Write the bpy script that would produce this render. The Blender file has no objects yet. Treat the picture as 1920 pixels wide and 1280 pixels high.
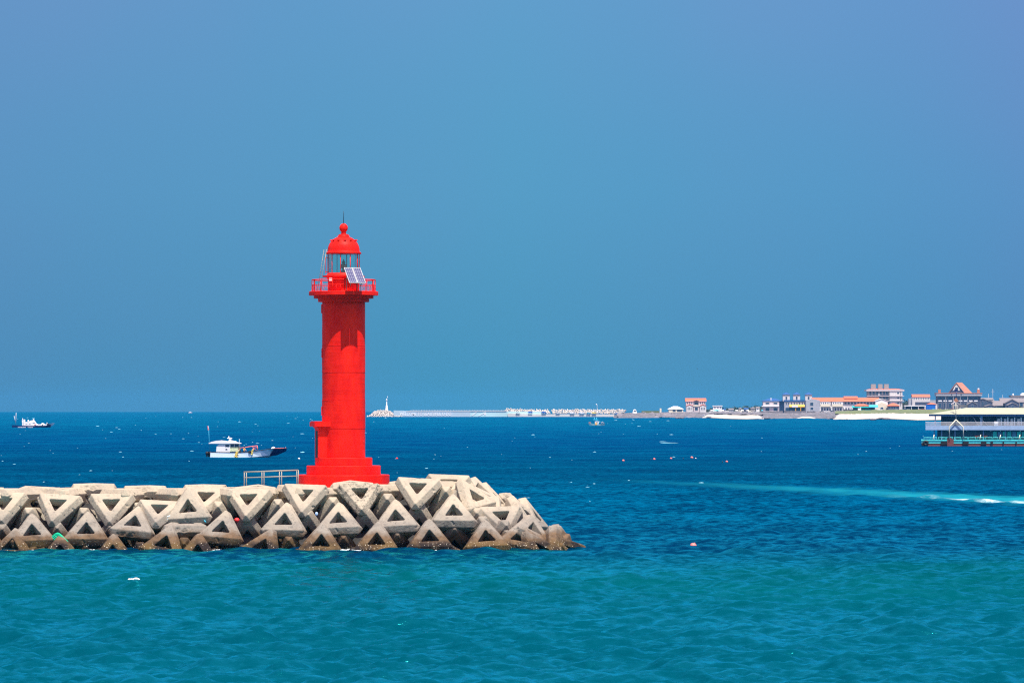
import bpy, bmesh, math, random
import numpy as np
from mathutils import Vector, Matrix, noise
R = math.radians
scene = bpy.context.scene
col = scene.collection
# ---------------------------------------------------------------- camera
F = 8000.0          # focal length in photo pixels (1920 wide)
H = 10.0            # eye height above the water
EY = 764.0          # photo row of eye level
cam = bpy.data.objects.new('camera', bpy.data.cameras.new('camera'))
col.objects.link(cam)
cam.location = (0, 0, H); cam.rotation_euler = (R(90), 0, 0)
cam.data.sensor_width = 36; cam.data.lens = 36 * F / 1920
cam.data.shift_y = (EY - 640) / 1920
cam.data.clip_start = 1; cam.data.clip_end = 60000
scene.camera = cam
# ---------------------------------------------------------------- light
SUN_EL, SUN_AZ = R(68.5), R(21)       # azimuth: to the right of straight behind the camera
sd = Vector((math.sin(SUN_AZ) * math.cos(SUN_EL), -math.cos(SUN_AZ) * math.cos(SUN_EL), math.sin(SUN_EL)))
sun = bpy.data.objects.new('sun', bpy.data.lights.new('sun', 'SUN'))
col.objects.link(sun)
sun.data.energy = 5.0; sun.data.angle = R(0.5); sun.data.color = (1.0, 0.94, 0.84)
sun.rotation_euler = sd.to_track_quat('Z', 'Y').to_euler()
w = bpy.data.worlds.new('World'); scene.world = w; w.use_nodes = True
nt = w.node_tree; nt.nodes.clear()
out = nt.nodes.new('ShaderNodeOutputWorld'); bg = nt.nodes.new('ShaderNodeBackground')
sky = nt.nodes.new('ShaderNodeTexSky'); sky.sky_type = 'NISHITA'; sky.sun_disc = False
sky.sun_elevation = SUN_EL; sky.sun_rotation = math.pi - SUN_AZ
sky.air_density = 1.0; sky.dust_density = 0.3; sky.ozone_density = 2.0
tc = nt.nodes.new('ShaderNodeTexCoord'); sx = nt.nodes.new('ShaderNodeSeparateXYZ')
mz = nt.nodes.new('ShaderNodeMath'); mz.operation = 'ABSOLUTE'
ma = nt.nodes.new('ShaderNodeMath'); ma.operation = 'MULTIPLY_ADD'; ma.inputs[1].default_value = 0.9; ma.inputs[2].default_value = 0.42
cx = nt.nodes.new('ShaderNodeCombineXYZ')
L = nt.links.new
L(tc.outputs['Generated'], sx.inputs[0]); L(sx.outputs[0], cx.inputs[0]); L(sx.outputs[1], cx.inputs[1])
L(sx.outputs[2], mz.inputs[0]); L(mz.outputs[0], ma.inputs[0]); L(ma.outputs[0], cx.inputs[2])
vn = nt.nodes.new('ShaderNodeVectorMath'); vn.operation = 'NORMALIZE'
L(cx.outputs[0], vn.inputs[0]); L(vn.outputs[0], sky.inputs[0])
tint = nt.nodes.new('ShaderNodeMix'); tint.data_type = 'RGBA'; tint.blend_type = 'MULTIPLY'; tint.inputs[0].default_value = 1
SKYTINT = (0.90, 1.12, 1.12, 1)
# soft patches of thinner and thicker haze in the sky
nz = nt.nodes.new('ShaderNodeTexNoise'); nz.inputs['Scale'].default_value = 9; nz.inputs['Detail'].default_value = 2
vr = nt.nodes.new('ShaderNodeValToRGB')
vr.color_ramp.elements[0].position = .35; vr.color_ramp.elements[0].color = (.93, 1.01, 1.0, 1)
vr.color_ramp.elements[1].position = .68; vr.color_ramp.elements[1].color = (1.10, .985, 1.0, 1)
L(tc.outputs['Generated'], nz.inputs['Vector']); L(nz.outputs[0], vr.inputs[0])
# the air near the horizon is a deeper, greener blue than higher up
er = nt.nodes.new('ShaderNodeValToRGB'); ec = er.color_ramp.elements
mr = nt.nodes.new('ShaderNodeMapRange'); mr.inputs[1].default_value = 0; mr.inputs[2].default_value = .10; L(sx.outputs[2], mr.inputs[0])
ec[0].position = 0; ec[0].color = (.33/1.2, .88/1.2, .90/1.2, 1); ec[1].position = 1; ec[1].color = (.78/1.2, 1.19/1.2, 1.24/1.2, 1)
e_ = ec.new(.5); e_.color = (.56/1.2, 1.10/1.2, 1.11/1.2, 1)
L(mr.outputs[0], er.inputs[0])
t2 = nt.nodes.new('ShaderNodeMix'); t2.data_type = 'RGBA'; t2.blend_type = 'MULTIPLY'; t2.inputs[0].default_value = 1
L(er.outputs[0], t2.inputs[6]); L(vr.outputs[0], t2.inputs[7])
t3 = nt.nodes.new('ShaderNodeMix'); t3.data_type = 'RGBA'; t3.blend_type = 'MULTIPLY'; t3.inputs[0].default_value = 1
ar = nt.nodes.new('ShaderNodeValToRGB'); am = nt.nodes.new('ShaderNodeMapRange'); am.inputs[1].default_value = -.125; am.inputs[2].default_value = .125
L(sx.outputs[0], am.inputs[0]); L(am.outputs[0], ar.inputs[0]); a_ = ar.color_ramp.elements
a_[0].color = (1.02, .86, .88, 1); a_[1].color = (1.08, .83, .91, 1); m0 = a_.new(.5); m0.color = (.91, .98, .925, 1); m1 = a_.new(.8); m1.color = (.97, .91, .925, 1)
L(t2.outputs[2], t3.inputs[6]); L(ar.outputs[0], t3.inputs[7])
L(sky.outputs[0], tint.inputs[6]); t4 = nt.nodes.new('ShaderNodeMix'); t4.data_type = 'RGBA'; zr_ = nt.nodes.new('ShaderNodeMapRange'); zr_.inputs[1].default_value = .12; zr_.inputs[2].default_value = .55
L(sx.outputs[2], zr_.inputs[0]); L(zr_.outputs[0], t4.inputs[0]); L(t3.outputs[2], t4.inputs[6]); t4.inputs[7].default_value = (2.7, 1.45, 1.25, 1)
L(t4.outputs[2], tint.inputs[7]); L(tint.outputs[2], bg.inputs[0])
bg.inputs[1].default_value = 0.12
L(bg.outputs[0], out.inputs[0])
vs = scene.view_settings; vs.view_transform = 'Standard'; vs.look = 'None'; vs.exposure = 0.6; vs.gamma = 1
scene.cycles.use_denoising = False     # keep the fine ripple texture of the water
scene.cycles.max_bounces = 6; scene.cycles.sample_clamp_indirect = 2.0; scene.cycles.filter_width = 1.2 if hasattr(scene.cycles, 'filter_width') else 1.5
random.seed(7); rng = np.random.default_rng(5)
# ================================================================ helpers
def P(px, py, Y): return Vector(((px - 960) / F * Y, Y, H - (py - EY) / F * Y))
def wy(py): return F * H / (py - EY)         # distance of a waterline seen at row py

def new_mat(name, color, rough=.7, spec=.4, metal=0, var=.12, vscale=3., bump=0., bscale=20., coord='Object', detail=6, var2=None):
    m = bpy.data.materials.new(name); m.use_nodes = True
    n = m.node_tree.nodes; l = m.node_tree.links; b = n['Principled BSDF']
    b.inputs['Roughness'].default_value = rough; b.inputs['Metallic'].default_value = metal
    b.inputs['Specular IOR Level'].default_value = spec
    t = n.new('ShaderNodeTexCoord'); g = n.new('ShaderNodeNewGeometry')
    vec = t.outputs['Object'] if coord == 'Object' else g.outputs['Position']
    no = n.new('ShaderNodeTexNoise'); no.inputs['Scale'].default_value = vscale; no.inputs['Detail'].default_value = detail
    l.new(vec, no.inputs['Vector'])
    cr = n.new('ShaderNodeValToRGB')
    lo = tuple(c * (1 - var) for c in color); hi = tuple(min(1, c * (1 + var)) for c in color)
    if var2: lo = var2
    cr.color_ramp.elements[0].position = .3; cr.color_ramp.elements[0].color = (*lo, 1)
    cr.color_ramp.elements[1].position = .7; cr.color_ramp.elements[1].color = (*hi, 1)
    l.new(no.outputs[0], cr.inputs[0]); l.new(cr.outputs[0], b.inputs['Base Color'])
    if bump:
        nb = n.new('ShaderNodeTexNoise'); nb.inputs['Scale'].default_value = bscale; nb.inputs['Detail'].default_value = 8
        l.new(vec, nb.inputs['Vector'])
        bp = n.new('ShaderNodeBump'); bp.inputs['Strength'].default_value = bump; bp.inputs['Distance'].default_value = .05
        l.new(nb.outputs[0], bp.inputs['Height']); l.new(bp.outputs[0], b.inputs['Normal'])
    return m

class MB:
    def __init__(s): s.v = []; s.f = []; s.smooth = []
    def add(s, vs_, fs, sm=False, M=None):
        o = len(s.v)
        for p in vs_:
            p = Vector(p)
            if M is not None: p = M @ p
            s.v.append(tuple(p))
        for f in fs: s.f.append(tuple(i + o for i in f)); s.smooth.append(sm)
        return s
    def box(s, x0, x1, y0, y1, z0, z1, M=None):
        if x1 < x0: x0, x1 = x1, x0
        if y1 < y0: y0, y1 = y1, y0
        if z1 < z0: z0, z1 = z1, z0
        return s.add([(x0,y0,z0),(x1,y0,z0),(x1,y1,z0),(x0,y1,z0),(x0,y0,z1),(x1,y0,z1),(x1,y1,z1),(x0,y1,z1)],
              [(0,3,2,1),(4,5,6,7),(0,1,5,4),(1,2,6,5),(2,3,7,6),(3,0,4,7)], M=M)
    def lathe(s, prof, seg=32, c=(0,0,0), sm=True, M=None):
        # prof: list of (r,z), sharp corners are given twice by the caller
        vs_ = []; fs = []
        for (r, z) in prof:
            for k in range(seg):
                a = 2 * math.pi * k / seg
                vs_.append((c[0] + r * math.cos(a), c[1] + r * math.sin(a), c[2] + z))
        for i in range(len(prof) - 1):
            if prof[i] == prof[i + 1]: continue
            for k in range(seg):
                k2 = (k + 1) % seg
                fs.append((i*seg+k, i*seg+k2, (i+1)*seg+k2, (i+1)*seg+k))
        return s.add(vs_, fs, sm, M)
    def tube(s, pts, r, seg=8, caps=True, sm=True, r1=None):
        pts = [Vector(p) for p in pts]; n = len(pts); vs_ = []; fs = []
        up = None
        for i, p in enumerate(pts):
            d = (pts[min(i+1, n-1)] - pts[max(i-1, 0)]).normalized()
            if up is None:
                up = Vector((0,0,1)) if abs(d.z) < .9 else Vector((1,0,0))
            a = d.cross(up).normalized(); b = a.cross(d).normalized(); up = b
            rr = r if r1 is None else r + (r1 - r) * i / (n - 1)
            for k in range(seg):
                t = 2 * math.pi * k / seg
                vs_.append(p + a * math.cos(t) * rr + b * math.sin(t) * rr)
        for i in range(n - 1):
            for k in range(seg):
                k2 = (k + 1) % seg
                fs.append((i*seg+k, (i+1)*seg+k, (i+1)*seg+k2, i*seg+k2))
        if caps:
            fs.append(tuple(range(seg))); fs.append(tuple(range((n-1)*seg, n*seg))[::-1])
        return s.add(vs_, fs, sm)
    def prism(s, poly, d0, d1, axis='y', M=None):
        # poly in (x,z) extruded along y from d0 to d1 (axis='y'); axis 'x': poly in (y,z)
        n = len(poly); vs_ = []
        for d in (d0, d1):
            for a, b in poly: vs_.append((a, d, b) if axis == 'y' else (d, a, b))
        fs = [tuple(range(n)), tuple(range(n, 2*n))[::-1]]
        for i in range(n):
            j = (i + 1) % n; fs.append((i, i+n, j+n, j))
        return s.add(vs_, fs, M=M)
    def ell(s, c, r, seg=12, rings=8, M=None):
        vs_ = []; fs = []
        for i in range(rings + 1):
            t = math.pi * i / rings
            for k in range(seg):
                a = 2 * math.pi * k / seg
                vs_.append((c[0]+r[0]*math.sin(t)*math.cos(a), c[1]+r[1]*math.sin(t)*math.sin(a), c[2]-r[2]*math.cos(t)))
        for i in range(rings):
            for k in range(seg):
                k2 = (k+1) % seg; fs.append((i*seg+k, i*seg+k2, (i+1)*seg+k2, (i+1)*seg+k))
        return s.add(vs_, fs, True, M)
    def mesh(s, name):
        me = bpy.data.meshes.new(name); me.from_pydata(s.v, [], s.f)
        me.polygons.foreach_set('use_smooth', s.smooth)
        bm = bmesh.new(); bm.from_mesh(me)
        bmesh.ops.remove_doubles(bm, verts=bm.verts, dist=1e-5) if not any(s.smooth) else bmesh.ops.dissolve_degenerate(bm, edges=bm.edges, dist=1e-6)
        bmesh.ops.recalc_face_normals(bm, faces=bm.faces)
        bm.to_mesh(me); bm.free()
        return me

def obj(name, mb, mat, parent=None, label=None):
    me = mb.mesh(name) if isinstance(mb, MB) else mb
    if mat is not None and not me.materials: me.materials.append(mat)
    o = bpy.data.objects.new(name, me); col.objects.link(o)
    if parent is not None: o.parent = parent
    if label: o['label'] = label
    return o
def tag(o, label=None, cat=None, group=None, kind=None):
    if label: o['label'] = label
    if cat: o['category'] = cat
    if group: o['group'] = group
    if kind: o['kind'] = kind
    return o
def thing(name, label, cat, loc=(0,0,0), rz=0, group=None, scale=1):
    o = bpy.data.objects.new(name, None); col.objects.link(o); o.empty_display_size = .3
    o.location = loc; o.rotation_euler = (0, 0, rz); o.scale = (scale,) * 3
    return tag(o, label, cat, group)
def kids(o): return [c for c in list(col.objects) if c.parent == o]
def copy_tree(o, parent=None, tree=None):
    if tree is None: tree = {}
    c = o.copy(); col.objects.link(c); c.parent = parent
    for ch in kids(o): copy_tree(ch, c)
    return c

class Far:
    """A thing at distance Y whose parts are measured in photo pixels (1 px = Y/F metres)."""
    def __init__(s, name, label, cat, px, py, Y, group=None, rz=0):
        s.px, s.py, s.Y = px, py, Y
        s.root = thing(name, label, cat, P(px, py, Y), rz, group, Y / F)
    def mb(s): return MB()
    def X(s, px): return px - s.px
    def Z(s, py): return s.py - py
    def box(s, name, x0, x1, yt, yb, d0, d1, mat, parent=None, label=None):
        return obj(name, MB().box(s.X(x0), s.X(x1), d0, d1, s.Z(yb), s.Z(yt)), mat, parent or s.root, label)
    def part(s, name, mb, mat, parent=None, label=None): return obj(name, mb, mat, parent or s.root, label)
    def window(s, x0, x1, yt, yb, d, fm, gm, parent=None, name='window'):
        """a frame standing proud of the wall with a pane set back inside it"""
        a, b, c, e = s.X(x0), s.X(x1), s.Z(yb), s.Z(yt); t = min(.28, (b-a)*.16)
        m = MB(); m.box(a, a+t, d-.25, d+.02, c, e); m.box(b-t, b, d-.25, d+.02, c, e)
        m.box(a+t, b-t, d-.25, d+.02, c, c+t); m.box(a+t, b-t, d-.25, d+.02, e-t, e)
        w_ = obj(name, m, fm, parent or s.root)
        obj('pane', MB().box(a+t, b-t, d-.12, d+.01, c+t, e-t), gm, w_)
        return w_
# ================================================================ materials
M = {}
def mat(name, *a, **k): M[name] = new_mat(name, *a, **k); return M[name]
mat('white', (.80,.80,.79), rough=.45, var=.05)
mat('cream', (.72,.66,.50), rough=.7, var=.06)
mat('grey', (.42,.43,.45), rough=.6)
mat('pale_wall', (.62,.60,.58), rough=.8, var=.1, vscale=.4)
mat('pink_wall', (.60,.52,.52), rough=.8, var=.08, vscale=.4)
mat('grey_wall', (.36,.38,.42), rough=.8, var=.1, vscale=.4)
mat('dark_wall', (.055,.07,.12), rough=.8, var=.3)
mat('stone_wall', (.33,.30,.28), rough=.9, var=.2)
mat('salmon_roof', (.56,.14,.065), rough=.7, var=.12, vscale=.8)
mat('tan_roof', (.42,.18,.11), rough=.8, var=.15, vscale=.8)
mat('grey_roof', (.20,.18,.18), rough=.8, var=.15, vscale=.8)
mat('blue_roof', (.02,.09,.26), rough=.5, var=.2, vscale=.8)
mat('glass', (.03,.06,.11), rough=.15, spec=.6, var=.3)
mat('dark', (.02,.022,.03), rough=.6, var=.3)
mat('black', (.012,.012,.014), rough=.55, var=.3)
mat('orange', (.85,.45,.05), rough=.6)
mat('yellow', (.80,.60,.12), rough=.7, var=.25, vscale=4)
mat('teal', (.02,.42,.40), rough=.5, var=.12)
mat('cyan', (.05,.45,.62), rough=.5)
mat('blue', (.01,.12,.50), rough=.5)
mat('magenta', (.65,.03,.15), rough=.5)
mat('red', (.70,.03,.03), rough=.5)
mat('pink', (.85,.20,.17), rough=.5, var=.1)
mat('alu', (.42,.42,.42), rough=.5)
mat('steel', (.30,.28,.23), rough=.5, metal=.15, var=.15)
mat('navy', (.012,.03,.13), rough=.35, var=.15)
mat('hull_grey', (.70,.82,.92), rough=.45, var=.16, vscale=1.2)
mat('rust', (.16,.05,.045), rough=.7, var=.4, vscale=2)
mat('skin', (.55,.33,.23), rough=.6)
mat('hair', (.02,.015,.012), rough=.6)
mat('sand', (.50,.45,.38), rough=.95, var=.08, vscale=.02, coord='World')
mat('grass', (.13,.16,.06), rough=.95, var=.35, vscale=.06, coord='World')
mat('veg', (.05,.07,.035), rough=.95, var=.5, vscale=.2, coord='World')
mat('lava', (.15,.14,.15), rough=.95, var=.6, vscale=.08, coord='World')
mat('asphalt', (.12,.12,.13), rough=.9, var=.2, vscale=.05, coord='World')
mat('far_concrete', (.50,.46,.41), rough=.9, var=.15, vscale=.3, coord='World')
mat('quay', (.62,.60,.55), rough=.9, var=.1, vscale=.05, coord='World')
mat('mural', (.42,.54,.60), rough=.8, var=.08, vscale=.05, coord='World')
mat('mint', (.46,.68,.68), rough=.8, var=.08, vscale=.05, coord='World')
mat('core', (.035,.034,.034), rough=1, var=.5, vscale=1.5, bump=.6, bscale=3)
mat('deck', (.50,.46,.39), rough=.9, var=.12, vscale=1.2, bump=.3, bscale=10, coord='World')
mat('barge_roof', (.35,.375,.27), rough=.6, var=.06, vscale=.1)
mat('barge_blue', (.10,.19,.33), rough=.6, var=.15, vscale=.2)
mat('barge_fascia', (.30,.42,.58), rough=.6, var=.1, vscale=.2)
mat('barge_dark', (.02,.07,.12), rough=.6, var=.3, vscale=.3)
mat('turquoise', (.08,.58,.58), rough=.5, var=.18, vscale=.3)
mat('net_green', (.0,.42,.22), rough=.8, var=.2)
mat('rope', (.50,.66,.70), rough=.8, var=.2)

def red_paint():
    m = bpy.data.materials.new('red_paint'); m.use_nodes = True
    n = m.node_tree.nodes; l = m.node_tree.links; b = n['Principled BSDF']
    b.inputs['Roughness'].default_value = .5; b.inputs['Specular IOR Level'].default_value = .10
    g = n.new('ShaderNodeNewGeometry')
    mp = n.new('ShaderNodeMapping'); mp.inputs['Scale'].default_value = (1, 1, .35); l.new(g.outputs['Position'], mp.inputs[0])
    n1 = n.new('ShaderNodeTexNoise'); n1.inputs['Scale'].default_value = 1.3; n1.inputs['Detail'].default_value = 9; n1.inputs['Roughness'].default_value = .65
    l.new(mp.outputs[0], n1.inputs['Vector'])
    cr = n.new('ShaderNodeValToRGB'); e = cr.color_ramp.elements
    e[0].position = .3; e[0].color = (.66,.006,.006,1); e[1].position = .70; e[1].color = (.92,.020,.008,1)
    l.new(n1.outputs[0], cr.inputs[0]); l.new(cr.outputs[0], b.inputs['Base Color'])
    # formwork lifts: streaky horizontal ridges plus fine plaster grain
    mp2 = n.new('ShaderNodeMapping'); mp2.inputs['Scale'].default_value = (.5, .5, 3.2); l.new(g.outputs['Position'], mp2.inputs[0])
    n2 = n.new('ShaderNodeTexNoise'); n2.inputs['Scale'].default_value = 1.1; n2.inputs['Detail'].default_value = 5; l.new(mp2.outputs[0], n2.inputs['Vector'])
    n3 = n.new('ShaderNodeTexNoise'); n3.inputs['Scale'].default_value = 7; n3.inputs['Detail'].default_value = 6; l.new(g.outputs['Position'], n3.inputs['Vector'])
    ad = n.new('ShaderNodeMath'); ad.operation = 'MULTIPLY_ADD'; ad.inputs[1].default_value = .35
    l.new(n3.outputs[0], ad.inputs[0]); l.new(n2.outputs[0], ad.inputs[2])
    bp = n.new('ShaderNodeBump'); bp.inputs['Strength'].default_value = .35; bp.inputs['Distance'].default_value = .05
    l.new(ad.outputs[0], bp.inputs['Height']); l.new(bp.outputs[0], b.inputs['Normal'])
    return m
M['red_paint'] = red_paint()

def block_mat(name='weathered_concrete', worn=False):
    """pale concrete; algae, wet and barnacle bands by height above the sea; speckle of lichen lower down"""
    m = bpy.data.materials.new(name); m.use_nodes = True
    n = m.node_tree.nodes; l = m.node_tree.links; b = n['Principled BSDF']
    b.inputs['Roughness'].default_value = .9; b.inputs['Specular IOR Level'].default_value = .2
    g = n.new('ShaderNodeNewGeometry'); oi = n.new('ShaderNodeObjectInfo')
    sp = n.new('ShaderNodeSeparateXYZ'); l.new(g.outputs['Position'], sp.inputs[0])
    def noi(scale, det=6, rough=.6, vec=None):
        t = n.new('ShaderNodeTexNoise'); t.inputs['Scale'].default_value = scale; t.inputs['Detail'].default_value = det
        t.inputs['Roughness'].default_value = rough; l.new(vec or g.outputs['Position'], t.inputs['Vector']); return t.outputs[0]
    def math_(op, a, bb, c=None):
        t = n.new('ShaderNodeMath'); t.operation = op
        for i, v in enumerate((a, bb, c)):
            if v is None: continue
            if isinstance(v, (int, float)): t.inputs[i].default_value = v
            else: l.new(v, t.inputs[i])
        return t.outputs[0]
    def mixc(fac, a, bb):
        t = n.new('ShaderNodeMix'); t.data_type = 'RGBA'
        for i, v in ((0, fac), (6, a), (7, bb)):
            if isinstance(v, (int, float)): t.inputs[i].default_value = v
            elif isinstance(v, tuple): t.inputs[i].default_value = (*v, 1)
            else: l.new(v, t.inputs[i])
        return t.outputs[2]
    def ramp(v, p0, p1):
        t = n.new('ShaderNodeMapRange'); t.inputs[1].default_value = p0; t.inputs[2].default_value = p1; l.new(v, t.inputs[0]); return t.outputs[0]
    base = mixc(noi(.9), (.34,.285,.205), (.50,.425,.31))
    base = mixc(math_('MULTIPLY', oi.outputs['Random'], .35), base, (.34,.30,.245))
    # vertical streaks
    mp = n.new('ShaderNodeMapping'); mp.inputs['Scale'].default_value = (3, 3, .35); l.new(g.outputs['Position'], mp.inputs[0])
    st = noi(1.4, 5, .6, mp.outputs[0])
    base = mixc(math_('MULTIPLY', ramp(st, .52, .72), .45), base, (.20,.175,.14))
    bl = ramp(noi(.55, 5, .65), .50, .68)
    base = mixc(math_('MULTIPLY', bl, .45), base, (.23,.20,.165))
    # wobbly height
    zz = math_('ADD', sp.outputs[2], math_('MULTIPLY', math_('SUBTRACT', noi(.8, 4), .5), 1.5))
    grey = mixc(noi(2.5), (.15,.132,.108), (.33,.295,.245))
    c = mixc(ramp(zz, 3.1, 1.9), base, grey)
    # lichen specks
    sk = ramp(noi(5, 4, .7), .56, .62)
    lowmask = ramp(zz, 3.4, 2.0)
    c = mixc(math_('MULTIPLY', math_('MULTIPLY', sk, lowmask), .65 if not worn else .8), c, (.10,.09,.08))
    brown = mixc(ramp(noi(1.7, 7, .7), .3, .7), (.05,.034,.022), (.19,.122,.070))
    c = mixc(ramp(zz, 1.5, .95), c, brown)
    wet = mixc(ramp(noi(.5, 3), .45, .62), (.018,.013,.012), (.11,.07,.028))
    z2 = math_('ADD', sp.outputs[2], math_('MULTIPLY', math_('SUBTRACT', noi(1.5, 4), .5), .5))
    c = mixc(ramp(z2, .85, .45), c, wet)
    bar = math_('MULTIPLY', ramp(noi(10, 2, .5), .66, .70), ramp(z2, .75, .5))
    c = mixc(bar, c, (.62,.55,.42))
    if worn:
        c = mixc(ramp(noi(3.5, 8, .8), .50, .60), c, (.13,.115,.09))
    l.new(c, b.inputs['Base Color'])
    bp = n.new('ShaderNodeBump'); bp.inputs['Strength'].default_value = .55 if not worn else 1; bp.inputs['Distance'].default_value = .05
    hb = math_('ADD', noi(6, 8, .7), math_('MULTIPLY', noi(1.5, 3), .6))
    l.new(hb, bp.inputs['Height']); l.new(bp.outputs[0], b.inputs['Normal'])
    return m
M['block'] = block_mat(); M['block_worn'] = block_mat('broken_concrete', True)

def lantern_glass():
    m = bpy.data.materials.new('lantern_glass'); m.use_nodes = True
    n = m.node_tree.nodes; l = m.node_tree.links; n.clear()
    o = n.new('ShaderNodeOutputMaterial'); mx = n.new('ShaderNodeMixShader'); tr = n.new('ShaderNodeBsdfTransparent'); gl = n.new('ShaderNodeBsdfGlossy')
    tr.inputs[0].default_value = (.80,.96,.90,1); gl.inputs['Roughness'].default_value = .05; gl.inputs[0].default_value = (.7,.9,.85,1)
    lw = n.new('ShaderNodeLayerWeight'); lw.inputs[0].default_value = .45
    no = n.new('ShaderNodeTexNoise'); no.inputs['Scale'].default_value = 2
    mm = n.new('ShaderNodeMath'); mm.operation = 'MULTIPLY_ADD'; mm.inputs[1].default_value = .12
    l.new(no.outputs[0], mm.inputs[0]); l.new(lw.outputs['Facing'], mm.inputs[2])
    l.new(mm.outputs[0], mx.inputs[0]); l.new(tr.outputs[0], mx.inputs[1]); l.new(gl.outputs[0], mx.inputs[2]); l.new(mx.outputs[0], o.inputs[0])
    return m
M['lantern_glass'] = lantern_glass()

def panel_mat():
    m = bpy.data.materials.new('solar_cells'); m.use_nodes = True
    n = m.node_tree.nodes; l = m.node_tree.links; b = n['Principled BSDF']; b.inputs['Roughness'].default_value = .2
    t = n.new('ShaderNodeTexCoord')
    br = n.new('ShaderNodeTexBrick'); br.offset = 0; br.inputs['Scale'].default_value = 1
    br.inputs['Color1'].default_value = (.04,.04,.12,1); br.inputs['Color2'].default_value = (.055,.055,.14,1); br.inputs['Mortar'].default_value = (.28,.29,.34,1)
    br.inputs['Mortar Size'].default_value = .012; br.inputs['Brick Width'].default_value = .15; br.inputs['Row Height'].default_value = .16
    l.new(t.outputs['Object'], br.inputs['Vector']); l.new(br.outputs[0], b.inputs['Base Color'])
    return m
M['cells'] = panel_mat()
# ================================================================ the sea
WA = Vector((22.7, 567.)); WB = Vector((57., 455.))          # wake of a boat that has passed
def sea_mat():
    m = bpy.data.materials.new('sea_water'); m.use_nodes = True
    n = m.node_tree.nodes; l = m.node_tree.links; b = n['Principled BSDF']
    g = n.new('ShaderNodeNewGeometry'); sp = n.new('ShaderNodeSeparateXYZ'); l.new(g.outputs['Position'], sp.inputs[0])
    def V(v, sock):
        if isinstance(v, (int, float)): sock.default_value = v
        elif isinstance(v, tuple): sock.default_value = (*v, 1)
        else: l.new(v, sock)
    def mth(op, a, bb=0, c=None):
        t = n.new('ShaderNodeMath'); t.operation = op; V(a, t.inputs[0]); V(bb, t.inputs[1])
        if c is not None: V(c, t.inputs[2])
        return t.outputs[0]
    def mixc(f, a, bb):
        t = n.new('ShaderNodeMix'); t.data_type = 'RGBA'; V(f, t.inputs[0]); V(a, t.inputs[6]); V(bb, t.inputs[7]); return t.outputs[2]
    def ramp(v, p0, p1, smooth=False):
        t = n.new('ShaderNodeMapRange'); t.inputs[1].default_value = p0; t.inputs[2].default_value = p1; l.new(v, t.inputs[0])
        if smooth: t.interpolation_type = 'SMOOTHSTEP'
        return t.outputs[0]
    def noi(scale, sxyz=(1,1,1), det=4, rough=.55):
        mp = n.new('ShaderNodeMapping'); mp.inputs['Scale'].default_value = sxyz; l.new(g.outputs['Position'], mp.inputs[0])
        t = n.new('ShaderNodeTexNoise'); t.inputs['Scale'].default_value = scale; t.inputs['Detail'].default_value = det; t.inputs['Roughness'].default_value = rough
        l.new(mp.outputs[0], t.inputs['Vector']); return t.outputs[0]
    yy = mth('ADD', sp.outputs[1], mth('MULTIPLY', mth('SUBTRACT', noi(.02, (1,.6,1), 5), .5), 130))
    near = mixc(noi(.05, (1,.5,1), 5), (.0,.046,.058), (.0,.070,.084))       # shallow green-blue water over sand
    mid = mixc(noi(.012, (1,.25,1), 6), (.0,.009,.036), (.0,.026,.074))
    deep = mixc(noi(.004, (1,.2,1), 6), (.0,.010,.066), (.0,.018,.094))
    near = mixc(ramp(yy, 190, 262, True), mixc(noi(.05, (1,.5,1), 5), (.0,.040,.062), (.0,.062,.092)), near)
    c = mixc(ramp(yy, 245, 305, True), near, mid)
    c = mixc(ramp(yy, 500, 1300, True), c, deep)
    # wake: aerated turquoise water
    dx, dy = WB.x - WA.x, WB.y - WA.y; ln = math.hypot(dx, dy); ux, uy = dx/ln, dy/ln
    rx = mth('SUBTRACT', sp.outputs[0], WA.x); ry = mth('SUBTRACT', sp.outputs[1], WA.y)
    al = mth('ADD', mth('MULTIPLY', rx, ux), mth('MULTIPLY', ry, uy))
    ac = mth('SUBTRACT', mth('MULTIPLY', rx, uy), mth('MULTIPLY', ry, ux))
    ac = mth('ADD', ac, mth('MULTIPLY', mth('SUBTRACT', noi(.05, (1,1,1), 5), .5), 9))
    hw = mth('ADD', mth('MULTIPLY', al, .035), 5.0)
    edge = ramp(mth('DIVIDE', mth('ABSOLUTE', ac), hw), 1.5, .1, True)
    wk = mth('MULTIPLY', mth('MULTIPLY', edge, ramp(al, -55, 125, True)), mth('MULTIPLY_ADD', noi(.25, (1,.3,1), 5), .8, .45))
    c = mixc(mth('MINIMUM', mth('MULTIPLY', wk, .95), 1), c, (.01,.24,.30))
    # foam on one side of the wake where it is fresh
    fo = mth('MULTIPLY', ramp(mth('ABSOLUTE', mth('ADD', ac, mth('MULTIPLY', hw, -.55 ))), 1.7, .4), ramp(al, 84, 118, True))
    fo = mth('MULTIPLY', fo, ramp(noi(.5, (1,.3,1), 6, .7), .42, .58))
    c = mixc(mth('MULTIPLY', fo, .6), c, (.75,.85,.86))
    n.remove(b)
    df = n.new('ShaderNodeBsdfDiffuse'); gs = n.new('ShaderNodeBsdfGlossy'); mx = n.new('ShaderNodeMixShader'); fr = n.new('ShaderNodeFresnel'); fr.inputs[0].default_value = 1.33
    l.new(c, df.inputs[0]); l.new(mixc(ramp(sp.outputs[1], 260, 420), (.04,.93,1), (.0,.80,.98)), gs.inputs[0])
    cap = mth('MULTIPLY_ADD', ramp(sp.outputs[1], 180, 650), -.54, .76)        # far wavelets are smaller than a pixel: mean reflectance of a rough sea
    gust = ramp(noi(.011, (.5,2.2,1), 5, .6), .30, .70); cap = mth('MULTIPLY', cap, mth('MULTIPLY_ADD', gust, .8, .62))
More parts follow.
